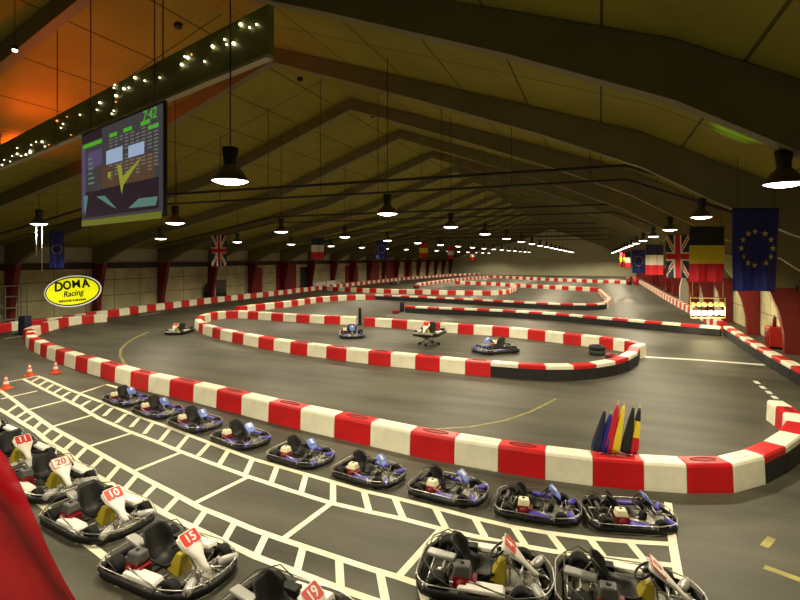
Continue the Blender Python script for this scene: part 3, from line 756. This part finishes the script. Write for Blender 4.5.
# ------------------------------------------------------------------ flags
def flag(name, x0, x1, y0, y1, Zc, kind, label, group, yaw=0.0, fold=.07):
    """cloth hanging from a short rod, facing roughly down the hall"""
    a, c = D(x0, y0, Zc), D(x1, y0, Zc); bot = D(x0, y1, Zc)
    w, h = (c - a).length, a.z - bot.z; mid = (a + c) / 2
    r = empty(name, (mid.x, mid.y, bot.z), PSI + yaw); tag(r, label, 'flag', group)
    NX, NY = (48, 60) if kind == 'uk' else (24, 42)
    ph = random.random() * 6
    def pos(s, t):   # s 0..1 left to right, t 0..1 top to bottom
        am = fold * (.25 + t)
        return Vector(((s - .5) * w * (1 - .05 * t * abs(math.sin(ph))), am * math.sin(s * 11 + ph + t * 1.2) + am * .5 * math.sin(s * 23 + ph), h * (1 - t)))
    mats = {'eu': ['eu'], 'be': ['fblack', 'fyellow', 'fred'], 'nl': ['navy', 'fwhite', 'fred'], 'uk': ['navy', 'fwhite', 'fred'], 'es': ['fred', 'fyellow', 'fred'], 'gr': ['navy', 'fwhite'], 'fr': ['fred', 'fwhite', 'fred']}[kind]
    def mi(s, t):
        if kind == 'eu': return 0
        if kind == 'uk':
            X, Y = s - .5, (t - .5)
            if abs(X) < .085 or abs(Y) < .06: return 2
            if abs(X) < .15 or abs(Y) < .105: return 1
            dd = min(abs(X - Y), abs(X + Y))
            if dd < .03: return 2
            if dd < .085: return 1
            return 0
        return min(len(mats) - 1, int(t * len(mats)))
    b = MB(); G = [[b.bm.verts.new(pos(i / NX, j / NY)) for i in range(NX + 1)] for j in range(NY + 1)]
    for j in range(NY):
        for i in range(NX):
            b.mi = mi((i + .5) / NX, (j + .5) / NY); b.face([G[j][i], G[j + 1][i], G[j + 1][i + 1], G[j][i + 1]], True)
    cl = b.build('cloth', [M[m] for m in mats], r, recalc=False); md = cl.modifiers.new('thick', 'SOLIDIFY'); md.thickness = .006; md.offset = 0
    if kind == 'eu':
        b = MB()
        for kk in range(12):
            an = kk * PI / 6; cs, ct = .5 + .36 * math.cos(an), .48 + .36 * (w / h) * 1.02 * math.sin(an)
            for sgn in (-1, 1):
                ring = []
                for q in range(10):
                    rr = .075 * w * (1 if q % 2 == 0 else .42); a2 = q * PI / 5 - PI / 2
                    p_ = pos(cs + rr * math.cos(a2) / w, ct + rr * math.sin(a2) / h); p_.y += sgn * .007; ring.append(p_)
                p0 = pos(cs, ct); p0.y += sgn * .007; c0 = b.bm.verts.new(p0); vs = b.verts(ring)
                for q in range(10): b.face([c0, vs[q], vs[(q + 1) % 10]])
        b.build('stars', M['gold'], cl)
    b = MB(); b.tube([(-w * .52, 0, h + .01), (w * .52, 0, h + .01)], .016, 6)
    for s in (-.4, .4):
        q = r.matrix_basis @ Vector((s * w, 0, 0)); b.tube([(s * w, 0, h), (s * w, 0, roofz(q.x) - bot.z)], .006, 5)
    b.build('rod', M['lampbody'], r)
    return r
flag('hanging_flag', 733, 779, 209, 291, 12.6, 'eu', 'large blue flag with a ring of gold stars, nearest on the right', 'flags on the right')
flag('hanging_flag', 690, 724, 227, 282, 18.5, 'be', 'black, yellow and red striped flag beside the large blue flag', 'flags on the right')
flag('hanging_flag', 665, 690, 235, 278, 24.5, 'uk', 'red, white and blue crossed flag on the right, behind the black-yellow-red one', 'flags on the right')
flag('hanging_flag', 646, 663, 245, 275, 31.0, 'nl', 'navy, white and red striped flag on the right beyond the crossed flag', 'flags on the right')
flag('hanging_flag', 632, 645, 250, 273, 45, 'eu', 'small distant blue flag on the right beyond the navy-white-red flag', 'flags on the right')
flag('hanging_flag', 625.5, 631, 252, 268, 62, 'nl', 'tiny far striped flag beside the distant blue flag on the right', 'flags on the right')
flag('hanging_flag', 620, 625, 252, 267, 79, 'es', 'tiny red and yellow flag farthest down the right side', 'flags on the right')
flag('hanging_flag', 51, 63, 232, 268, 31, 'eu', 'dark blue flag hanging above the yellow oval sign on the left', 'flags on the left', yaw=.5)
flag('hanging_flag', 212, 226, 235, 266, 36.7, 'uk', 'red, white and blue crossed flag on the left above the red columns', 'flags on the left', yaw=.3)
flag('hanging_flag', 311, 324, 238, 259, 50, 'nl', 'navy, white and red striped flag hanging on the left side', 'flags on the left', yaw=.3)
flag('hanging_flag', 376, 387, 241, 258, 62, 'eu', 'small blue flag with gold stars hanging far down the left side', 'flags on the left', yaw=.3)
flag('hanging_flag', 419, 428, 243, 258, 73, 'es', 'small red and yellow flag beyond the small blue flag on the left', 'flags on the left', yaw=.3)
flag('hanging_flag', 447, 454, 247, 259, 92, 'fr', 'tiny red flag with a white band far down the left side', 'flags on the left', yaw=.3)
flag('hanging_flag', 470, 476, 251, 260, 108, 'fr', 'tiny red and white flag nearest the back wall on the left', 'flags on the left', yaw=.3)

# furled marshal flags standing on the front barrier
holder = P(618, 489.2); hz = BH
def ray_to(px_, py_, Zc): return D(px_, py_, Zc)
ZF = None
q0 = (BLOCKS and [d for d in BLOCKS if d['where'].startswith('long front') and d['red']])
bx = min(q0, key=lambda d: abs((400 + F * (((d['a'] + d['c']) / 2).x * CP + ((d['a'] + d['c']) / 2).y * SP) / (-((d['a'] + d['c']) / 2).x * SP + ((d['a'] + d['c']) / 2).y * CP)) - 620))
bm_, bt = (bx['a'] + bx['c']) / 2, (bx['c'] - bx['a']).normalized()
FUR = [(-.37, (605, 410), ['navy'], 'furled navy flag, leftmost of six standing on the front barrier'),
       (-.25, (611, 413), ['eu'], 'shorter furled dark blue flag beside the navy one on the front barrier'),
       (-.13, (618, 403.5), ['fred'], 'furled red flag leaning on the front barrier beside the yellow one'),
       (-.02, (624, 405), ['fyellow'], 'furled yellow flag standing on the front barrier'),
       (.20, (633.5, 406.5), ['fblack'], 'furled black flag on the front barrier between yellow and tricolour flags'),
       (.33, (640, 407), ['fred', 'fyellow', 'fblack'], 'furled black, yellow and red flag, rightmost of six on the front barrier')]
for off, top, cols, lab in FUR:
    base = bm_ + bt * off + Vector((0, 0, BH))
    Zc = -base.x * SP + base.y * CP
    tp = D(top[0], top[1], Zc); ax = tp - base; L = ax.length; ax.normalize()
    r = empty('furled_flag', base); tag(r, lab, 'flag', 'furled flags on the front barrier')
    b = MB(); b.tube([(0, 0, 0), ax * (L + .03)], .011, 7); b.lathe([(0, -.02), (.018, -.01), (.018, .015), (0, .03)], 10, Matrix.Translation(ax * (L + .03))); b.build('pole', M['pole'], r)
    side = ax.cross(Vector((0, 1, 0))).normalized(); dep = side.cross(ax)
    b = MB(); rings = []; NT = 14
    for t in range(NT + 1):
        f = t / NT; ht = L * (.06 + .92 * f); w = .018 + .085 * (1 - f) ** .8 * (1 if f > .12 else .75 + 2 * f)
        rings.append(b.verts([ax * ht + (side * math.cos(a * PI / 10) + dep * math.sin(a * PI / 10) * .7) * w * (1 + .28 * math.cos(a * PI / 10 * 5 + off * 20)) + side * .03 * (1 - f) for a in range(20)]))
    for t in range(NT):
        b.mi = min(len(cols) - 1, int(t / NT * len(cols)))
        for a in range(20): b.face([rings[t][a], rings[t][(a + 1) % 20], rings[t + 1][(a + 1) % 20], rings[t + 1][a]], True)
    b.face(rings[0][::-1]); b.face(rings[-1]); b.build('cloth', [M[c_] for c_ in cols], r)

# ------------------------------------------------------------------ oval sign
Zs = 24.0
def sgn_pt(x, y): return D(x, y, Zs)
sc = D(72, 291.3, Zs); so = empty('oval_sign', sc, PSI); tag(so, 'bright yellow oval sign reading DOMA Racing, hanging on the left', 'sign')
tilt = Matrix.Rotation(math.radians(7), 4, 'Y').inverted()
pxm = Zs / F
def oval(a, c, y): return [tilt @ Vector((a * math.cos(k * PI / 24), y, c * math.sin(k * PI / 24))) for k in range(48)]
b = MB(); b.prism(oval(28.8 * pxm, 15.6 * pxm, .05), (0, .03, 0)); b.build('rim', M['signwhite'], so)
b = MB(); b.prism(oval(27.6 * pxm, 14.5 * pxm, .035), (0, .02, 0)); b.build('border_line', M['ink'], so)
b = MB(); b.prism(oval(26.2 * pxm, 13.2 * pxm, .02), (0, .02, 0)); face = b.build('face', M['signyellow'], so)
def stext(s, x, y, size, rot, shear=0, bold=0.0, sx=1.0):
    mtx = Matrix.Translation((x * pxm, .012, y * pxm)) @ Matrix.Rotation(-math.radians(rot), 4, 'Y') @ Matrix.Rotation(PI / 2, 4, 'X') @ Matrix.Diagonal((sx, 1, 1, 1))
    text_obj('lettering', s, size * pxm, M['ink'], face, mtx, .01, shear, bold * pxm)
stext('D', -13.8, 4.0, 13, 2, .08, .42, .9); stext('O', -5.2, 5.6, 12, 6, .05, .42, .85); stext('M', 4.0, 6.9, 11.5, 6, .0, .14, 1.02); stext('A', 13.4, 7.6, 11.5, 8, .03, .42, .95)
stext('Racing', .8, -2.2, 8.2, 8, .3, .1, .95); stext('INDOOR KARTING', .5, -9.2, 2.9, 5, .0, .1, 1.1)
b = MB()
for x in (-16, 16):
    p_ = so.matrix_basis @ Vector((x * pxm, .1, 0)); b.tube([(x * pxm, .1, 11 * pxm), (x * pxm, .1, roofz(p_.x) - sc.z)], .01, 5)
b.build('hanging_wire', M['lampbody'], so)
# reflected light streaks under the lamp near the sign, built as two cords
cd = empty('light_streaks', e + Vector((0, 0, -2.46))); tag(cd, 'two thin pale light streaks built below the lamp above the yellow sign', 'cord')
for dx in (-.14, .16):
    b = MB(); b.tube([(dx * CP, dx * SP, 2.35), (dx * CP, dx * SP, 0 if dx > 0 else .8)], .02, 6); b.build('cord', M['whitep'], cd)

# ------------------------------------------------------------------ window reflections built as solid things: screen, soffit band, fairy lights
A3, B3 = D(82, 223, 12.7), D(162, 213, 10.0)        # foot corners
wdir = (B3 - A3); wdir.z = 0; SW = wdir.length; wdir.normalize()
SHT = D(162, 103, 10.0).z - B3.z
zb = (A3.z + B3.z) / 2
scn = empty('reflected_screen', Vector((A3.x, A3.y, zb)), math.atan2(wdir.y, wdir.x)); tag(scn, 'reflected video screen, built hanging, with green lap table and a clock reading 7:42', 'screen')
def em(name, c, s): return mat('screen ' + name, (.01, .01, .01), .6, emit=c, estr=s * .55)
SM = [em('violet', (.055, .05, .055), 1), em('green', (.08, .42, .02), 1), em('grey', (.16, .16, .13), 1), em('blue white', (.35, .45, .62), 1), em('olive', (.16, .17, .02), 1), em('teal', (.10, .22, .17), 1), em('rust', (.10, .055, .03), 1), em('dark', (.025, .014, .02), 1), em('lilac', (.10, .07, .15), 1), em('lime', (.28, .33, .03), 1)]
b = MB(); b.box((SW / 2, .05, SHT / 2), (SW + .12, .06, SHT + .12)); b.build('frame', M['lampbody'], scn)
def sq(b, u0, u1, v0, v1, lift=.0): b.poly([(u0 * SW, -.002 - lift, v0 * SHT), (u1 * SW, -.002 - lift, v0 * SHT), (u1 * SW, -.002 - lift, v1 * SHT), (u0 * SW, -.002 - lift, v1 * SHT)])
def pg(b, pts, lift): b.poly([(u * SW, -.002 - lift, v * SHT) for u, v in pts])
b = MB(); b.box((SW / 2, .01, SHT / 2), (SW, .02, SHT))
b.mi = 7; sq(b, .03, .97, .05, .34, .002); sq(b, .0, .30, .90, 1, .001)
b.mi = 8; sq(b, 0, .06, .12, .88, .003); sq(b, .09, .30, .60, .78, .002)
b.mi = 6; sq(b, .30, .93, .34, .58, .002)
b.mi = 1
sq(b, .02, .30, .84, .885, .004)
for u in (.40, .58, .78): sq(b, u, u + .10, .86, .90, .004)
sq(b, .86, .97, .80, .835, .004)
b.mi = 2
for i in range(9):
    for j in range(13):
        if random.random() < .8: sq(b, .40 + i * .065, .40 + i * .065 + .045, .42 + j * .034, .434 + j * .034, .004)
b.mi = 6
for i in range(40):
    u_, v_ = .1 + .85 * random.random(), .3 + .3 * random.random(); sq(b, u_, u_ + .02 + .04 * random.random(), v_, v_ + .012, .0035)
b.mi = 5
for j in range(6): sq(b, .10, .10 + .06 + .05 * random.random(), .42 + j * .055, .44 + j * .055, .004)
pg(b, [(.22, .27), (.34, .26), (.50, .10), (.42, .14)], .004); pg(b, [(.64, .09), (.76, .17), (.96, .16), (.94, .08)], .004); pg(b, [(.05, .06), (.10, .30), (.03, .30)], .004)
b.mi = 3; sq(b, .36, .57, .585, .73, .006); sq(b, .64, .82, .59, .71, .006)
b.mi = 9; pg(b, [(.50, .55), (.55, .55), (.57, .42), (.80, .57), (.58, .33), (.56, .24)], .005); sq(b, .38, .42, .44, .50, .005)
b.mi = 4; sq(b, 0, 1, -.045, .02, .006)
dsp = b.build('display', SM, scn, recalc=False)
text_obj('clock_digits', '7:42', .32, SM[1], scn, Matrix.Translation((SW * .88, -.015, SHT * .935)) @ Matrix.Rotation(PI / 2, 4, 'X') @ Matrix.Diagonal((1.15, 1, 1, 1)), .003, .1, .0)
b = MB()
for u in (.1, .9):
    q = scn.matrix_basis @ Vector((u * SW, .05, 0)); b.tube([(u * SW, .05, SHT), (u * SW, .05, roofz(q.x) - zb)], .012, 5)
b.build('hanging_wire', M['lampbody'], scn)
# soffit reflection added as a board parallel to the screen, behind and above it
nrm = Vector((-wdir.y, wdir.x, 0))
a0 = A3 + nrm * .35
def on_bulk(x, y):
    """point of the bulkhead face seen at a picture position"""
    r_ = hall((x - 400) / F, 1, 0); t = a0.dot(nrm) / r_.dot(nrm); return D(x, y, t)
p0, p1 = on_bulk(0, 166), on_bulk(268, 28)
org = Vector((p0.x, p0.y, 0)) - wdir * 2.5
blen = (Vector((p1.x, p1.y, 0)) - org).length
BZ0, BZ1 = on_bulk(150, 104).z, on_bulk(150, 66).z
bk = empty('reflected_soffit', org, math.atan2(wdir.y, wdir.x)); tag(bk, 'long olive soffit reflection, built as a board above the reflected video screen', 'reflected_soffit')
b = MB(); b.box((blen / 2, .06, (BZ0 + BZ1) / 2), (blen, .12, BZ1 - BZ0)); b.build('board', M['reflected_soffit'], bk)
b = MB(); b.box((blen / 2, .04, BZ0 - .03), (blen, .16, .06)); b.build('lower_trim', M['upwall'], bk)
b = MB()
for f in (.12, .45, .8):
    q = bk.matrix_basis @ Vector((f * blen, .06, 0)); b.tube([(f * blen, .06, BZ1), (f * blen, .06, roofz(q.x))], .015, 5)
b.build('hanger', M['lampbody'], bk)
pts = [(3, 166), (11, 163), (13, 156), (18, 154), (22, 156), (18, 148), (31, 155), (32, 145), (37, 142), (43, 142), (46, 147), (50, 146), (31, 151), (62, 128), (64, 124), (58, 121), (81, 115), (98, 110), (101, 103), (113, 114), (115, 88), (117, 96), (117, 102), (115, 111), (125, 89), (130, 88), (116, 85), (136, 78), (146, 81), (161, 78), (183, 65), (186, 57), (193, 55), (214, 47), (228, 45), (226, 40), (242, 25), (251, 28), (258, 25), (189, 58), (68, 117), (72, 135), (27, 158), (5, 160), (206, 62), (235, 44)]
sl = empty('reflected_lights', bk.location.copy()); tag(sl, 'string of tiny reflected fairy lights along the soffit band above the screen', 'string lights')
inv = bk.matrix_basis.inverted()
sl.rotation_euler = bk.rotation_euler.copy()
wire = []
for i, (x, y) in enumerate(pts):
    q = inv @ on_bulk(x, y); q.y = -.03; q.z = min(max(q.z, BZ0 + .04), BZ1 - .03)
    wire.append(q)
    b = MB(); r_ = .018 if i % 3 else .030
    b.lathe([(0, -r_), (r_ * .7, -r_ * .7), (r_, 0), (r_ * .7, r_ * .7), (0, r_)], 10, Matrix.Translation(q)); b.build('bulb', M['bulbo'] if i in (40, 15, 22, 32, 11, 41) else M['bulb'], sl)
wire.sort(key=lambda q: q.x)
b = MB(); b.tube(wire, .005, 4); b.build('wire', M['lampbody'], sl)

# small ceiling fittings
q = D(15, 50, 12.5); cs = empty('ceiling_spotlight', q); tag(cs, 'small bright bare spotlight hanging at the upper left under the reddish ceiling', 'lamp')
b = MB(); b.lathe([(0, -.05), (.05, -.03), (.06, 0), (0, .01)], 14); b.build('bulb', M['glow'], cs); b = MB(); b.lathe([(0, .01), (.075, .01), (.075, .1), (0, .1)], 14); b.build('housing', M['lampbody'], cs)
b = MB(); b.tube([(0, 0, .1), (0, 0, roofz(q.x) - q.z)], .01, 5); b.build('cord', M['lampbody'], cs)
for (x, y), lab in (((178, 24), 'black round ceiling detector near the reflected soffit band'), ((300, 78), 'small black ceiling detector beside the second roof frame'), ((373, 115), 'small black ceiling detector beyond the roof ridge frames'), ((420, 141), 'tiny black ceiling detector farthest down the roof')):
    q = onRoof(x, y); b = MB(); b.lathe([(0, -.16), (.10, -.15), (.13, -.08), (.13, .0), (0, .0)], 16, Matrix.Translation(q)); tag(b.build('ceiling_detector', M['lampbody'], origin=q), lab, 'detector', 'ceiling detectors')

# ------------------------------------------------------------------ smaller things on the floor
def cone(x, y, lab):
    p_ = P(x, y); c_ = empty('traffic_cone', p_, .4); tag(c_, lab, 'traffic cone', 'traffic cones by the left end of the lanes')
    b = MB(); b.box((0, 0, .02), (.34, .34, .04), bevel=.01); b.build('base', M['orange'], c_)
    b = MB(); b.lathe([(.12, .04), (.085, .18), (.055, .32), (.028, .46), (.02, .48), (0, .48)], 18); b.build('body', M['orange'], c_)
    b = MB(); b.lathe([(.0862, .185), (.0652, .285)], 18); b.lathe([(.0515, .345), (.0375, .42)], 18); b.build('reflective_band', M['white'], c_)
cone(6, 389, 'orange traffic cone nearest the left picture edge'); cone(29.5, 376, 'orange traffic cone on the corner of the painted ladder lines'); cone(55.5, 373.3, 'orange traffic cone closest to the front barrier')
def tyre_at(x, y, z, r, w, m, lab, grp='loose tyres'):
    p_ = P(x, y); b = MB(); h = w / 2
    b.lathe([(r * .55, -h * .8), (r * .85, -h), (r, -h * .6), (r, h * .6), (r * .85, h), (r * .55, h * .8), (r * .45, 0), (r * .55, -h * .8)], 24, Matrix.Translation((p_.x, p_.y, z + h)))
    tag(b.build('loose_tyre', m, origin=(p_.x, p_.y, z)), lab, 'tyre', grp)
tyre_at(597, 354.5, 0, .38, .24, M['greenp'], 'dark tyre lying at the right hairpin of the middle island, lower of two'); tyre_at(597, 354.5, .24, .38, .20, M['rubber'], 'black tyre lying on top of the dark tyre at the right hairpin')
tyre_at(612, 361.3, 0, .30, .2, M['greenp'], 'dark tyre beside the pair at the right hairpin of the island'); tyre_at(612, 361.3, .2, .30, .12, M['engred'], 'red painted tyre on the single dark tyre at the right hairpin')
tyre_at(396, 313.4, 0, .30, .3, M['engred'], 'red tyre at the left tip of the long black-based line'); tyre_at(402, 311.6, .0, .2, .9, M['rubber'], 'tall black tyre post at the tip of the long black-based line')
tyre_at(416.5, 288, 0, .5, .5, M['engred'], 'dark red tyre at the near end of the slanting line'); 
def post(x, y, w, h, m, name, lab, cat):
    p_ = P(x, y); r = empty(name, p_, .2); tag(r, lab, cat)
    b = MB(); b.box((0, 0, h / 2), (w, w, h), taper=.92, bevel=.03); b.build('post', m, r); b = MB(); b.box((0, 0, .03), (w * 1.5, w * 1.5, .06), bevel=.01); b.build('base', M['rubber'], r)
post(360, 325.0, .19, 1.18, M['blackp'], 'marker_post', 'black box post in the gap of the far side of the middle island', 'post')
post(25, 334, .5, 1.1, M['bluecover'], 'padded_post', 'dark blue padded post behind the left hairpin of front barrier', 'post')
# white arched board by the right wall
p_ = P(668.5, 303.5); r = empty('arched_board', p_ + Vector((1.45, .3, 0)), PSI); tag(r, 'white arch-topped board standing behind the right wall kerb', 'board')
hh = 27 / F * (F * HC / (303.5 - HY)); ww = 8.5 / F * (F * HC / (303.5 - HY))
b = MB(); b.prism([Vector((-ww / 2, 0, .05)), Vector((ww / 2, 0, .05))] + [Vector((ww / 2 * math.cos(a * PI / 12) , 0, hh * .45 + hh * .55 * math.sin(a * PI / 12))) for a in range(13)], (0, .12, 0)); b.build('panel', M['white'], r)
b = MB(); b.box((0, .06, .03), (ww * 1.1, .4, .06)); b.build('foot', M['blackp'], r)
# two red drums far right
for x, m_, lab in ((629, M['engred'], 'dark red drum at the far end of the right kerb'), (635.8, M['platered'], 'bright red drum at the far end of the right kerb')):
    p_ = P(x, 284.6); b = MB(); b.lathe([(0, 0), (.45, 0), (.47, .05), (.47, .5), (.49, .55), (.47, .6), (.47, 1.25), (.42, 1.3), (0, 1.3)], 18, Matrix.Translation(p_)); tag(b.build('drum', m_, origin=p_), lab, 'drum', 'red drums far right')
# start lights: a hung frame with two rows of lamps
Zg = 29.0; g0, g1 = D(690.5, 318, Zg), D(725, 298, Zg)
gl = (Vector((g1.x, g1.y, 0)) - Vector((g0.x, g0.y, 0))).length; gh = g1.z - g0.z
gr = empty('start_light_rig', g0, PSI); tag(gr, 'hanging start light rig with a glaring row of lamps on the right', 'lights')
b = MB()
for z_ in (0, gh): b.tube([(0, 0, z_), (gl, 0, z_)], .03, 6)
for x_ in (0, gl): b.tube([(x_, 0, 0), (x_, 0, gh)], .03, 6)
b.build('frame', M['pole'], gr)
b = MB()
for x_ in (.12, gl - .12):
    q = gr.matrix_basis @ Vector((x_, 0, 0)); b.tube([(x_, 0, gh), (x_, 0, roofz(q.x) - g0.z)], .012, 5)
b.build('hanging_wire', M['pole'], gr)
b = MB()
for z_ in (gh * .26, gh * .68): b.box((gl / 2, .03, z_), (gl, .05, .05))
b.build('lamp_rail', M['pole'], gr)
for i in range(6):
    x_ = gl * (i + .5) / 6
    for zz, m_ in ((gh * .68, M['dimlight']), (gh * .26, M['hotlight'])):
        b = MB(); b.lathe([(0, 0), (.10, 0), (.13, .05), (.13, .12), (0, .12)], 14, Matrix.Translation((x_, -.07, zz)) @ Matrix.Rotation(-PI / 2, 4, 'X')); b.build('lamp', m_, gr)
L2 = bpy.data.lights.new('start light', 'AREA'); L2.shape = 'RECTANGLE'; L2.size = gl; L2.size_y = .2; L2.energy = 90; L2.color = (1, .88, .5)
lo = bpy.data.objects.new('start_light', L2); C.objects.link(lo); lo.location = gr.matrix_basis @ Vector((gl / 2, -.2, gh * .26)); lo.rotation_euler = (PI / 2, 0, PSI)
# red cabinet with extinguisher behind the right kerb
p_ = onU(775, 345, 8.3); r = empty('red_cabinet', (8.25, p_.y, 0)); tag(r, 'red cabinet behind the kerb at the right wall, between red columns', 'cabinet')
b = MB(); b.box((0, 0, .6), (.6, .8, 1.0), bevel=.03); b.build('body', M['platered'], r); b = MB(); b.box((-.31, 0, .6), (.03, .66, .85), bevel=.01); b.build('door', M['engred'], r); b = MB(); b.box((0, 0, .05), (.64, .84, .1)); b.build('plinth', M['blackp'], r)
r2 = empty('fire_extinguisher', (8.25, p_.y - .1, 1.1)); tag(r2, 'dark fire extinguisher standing on the red cabinet at the right wall', 'extinguisher')
b = MB(); b.lathe([(0, 0), (.09, 0), (.09, .42), (.04, .5), (.025, .56), (0, .56)], 14); b.build('cylinder', M['engred'], r2); b = MB(); b.tube([(0, 0, .56), (0, -.08, .6), (0, -.1, .35)], .014, 6); b.build('hose', M['blackp'], r2)
p_ = onU(207.5, 299, U_L + .5); r2 = empty('fire_extinguisher', (U_L + .4, p_.y, 0)); tag(r2, 'dark fire extinguisher standing at the left wall beside the dark window', 'extinguisher')
b = MB(); b.lathe([(0, 0), (.22, 0), (.22, 1.5), (.09, 1.75), (.05, 1.9), (0, 1.9)], 14); b.build('cylinder', M['blackp'], r2); b = MB(); b.box((-.2, 0, .8), (.2, .2, .2)); b.build('bracket', M['gunmetal'], r2)
# wire shelving by the left wall
a_, c_ = onU(3, 318, U_L + 1), onU(25, 318, U_L + 1); r = empty('wire_rack', (U_L + .9, (a_.y + c_.y) / 2, 0)); tag(r, 'pale wire shelving rack at the left wall beside the left picture edge', 'rack')
ln = abs(c_.y - a_.y)
for sx in (-.35, .35):
    for sy in (-.5, .5):
        b = MB(); b.tube([(sx, sy * ln, 0), (sx, sy * ln, 2.7)], .04, 6); b.build('post', M['shelfgrey'], r)
for z_ in (.3, 1.1, 1.9, 2.65):
    b = MB(); b.box((0, 0, z_), (.7, ln, .05)); b.build('shelf', M['shelfgrey'], r)
# white rail panel at left wall kerb
a_, c_ = P(319, 290), P(342, 287.3); r = empty('fence_panel', (a_ + c_) / 2 + Vector((-.9, 0, 0)), math.atan2((c_ - a_).y, (c_ - a_).x)); tag(r, 'white rail panel standing beyond the left wall kerb', 'fence')
ln = (c_ - a_).length
b = MB(); b.box((0, 0, .75), (ln, .08, .7)); b.build('panel', M['white'], r)
for s in (-.45, 0, .45):
    b = MB(); b.box((s * ln, 0, .6), (.12, .12, 1.2)); b.build('post', M['gunmetal'], r)

# window reflection of something red, added as a thin sheet, lower left corner
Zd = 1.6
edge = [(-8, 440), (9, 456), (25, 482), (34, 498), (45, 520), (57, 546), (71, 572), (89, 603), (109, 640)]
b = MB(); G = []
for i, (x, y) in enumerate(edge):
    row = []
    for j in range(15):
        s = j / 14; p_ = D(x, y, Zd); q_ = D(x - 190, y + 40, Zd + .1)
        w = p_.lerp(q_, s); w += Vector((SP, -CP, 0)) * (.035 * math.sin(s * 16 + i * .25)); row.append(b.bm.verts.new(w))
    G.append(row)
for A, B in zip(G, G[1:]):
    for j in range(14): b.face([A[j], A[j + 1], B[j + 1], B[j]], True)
dr = b.build('reflection_sheet', M['red_reflection'], origin=D(0, 640, Zd)); md = dr.modifiers.new('thick', 'SOLIDIFY'); md.thickness = .004
tag(dr, 'sheer sheet standing for a red reflection, lower left corner in front of kart 11', 'red_reflection')

# ------------------------------------------------------------------ added lights without fixtures, and the world
def light(name, kind, loc, energy, color, **kw):
    l = bpy.data.lights.new(name, kind); l.energy = energy; l.color = color
    for k_, v_ in kw.items(): setattr(l, k_, v_)
    o = bpy.data.objects.new(name, l); C.objects.link(o); o.location = loc; return o
def aim(o, target): o.rotation_euler = (Vector(target) - o.location).to_track_quat('-Z', 'Y').to_euler()
for f_, en_ in ((.08, 130), (.26, 130), (.44, 95), (.62, 40)):  # unseen red lights added to redden the roof at upper left
    q = bk.matrix_basis @ Vector((f_ * blen, .75, BZ1 - .25))
    g = light('added_red_uplight', 'SPOT', q, en_, (1, .11, .012), spot_size=math.radians(165), spot_blend=.8, shadow_soft_size=.15); aim(g, q + Vector((0, .25, 1)))
g2 = light('added_sheet_lamp', 'SPOT', hall(-.6, .2, HC + 1.2), 110, (1, .6, .5), spot_size=math.radians(60), spot_blend=.5, shadow_soft_size=.1)  # unseen lamp added to brighten the red sheet
aim(g2, D(20, 560, Zd))
tg = onRoof(738, 132); g3 = light('added_green_light', 'SPOT', tg + Vector((-1.2, -1.5, -2.6)), 160, (.35, 1, .05), spot_size=math.radians(22), spot_blend=.8, shadow_soft_size=.05)  # green light added for a reflected glow on the roof
aim(g3, tg)
w = bpy.data.worlds.new('World'); bpy.context.scene.world = w; w.use_nodes = True
w.node_tree.nodes['Background'].inputs['Color'].default_value = (.9, .8, .5, 1); w.node_tree.nodes['Background'].inputs['Strength'].default_value = .02

# ------------------------------------------------------------------ camera
cd_ = bpy.data.cameras.new('Camera'); cam = bpy.data.objects.new('Camera', cd_); C.objects.link(cam)
cam.location = (0, 0, HC); cam.rotation_euler = (PI / 2, 0, PSI)
cd_.sensor_width = 36; cd_.sensor_fit = 'HORIZONTAL'; cd_.lens = F / 800 * 36; cd_.shift_y = -(300 - HY) / 800; cd_.clip_start = .05; cd_.clip_end = 400
S = bpy.context.scene; S.camera = cam
S.view_settings.view_transform = 'Standard'; S.view_settings.look = 'None'; S.view_settings.gamma = 1; S.view_settings.use_curve_mapping = False
S.view_settings.exposure = 0.62
S.cycles.use_denoising = True; S.cycles.max_bounces = 6
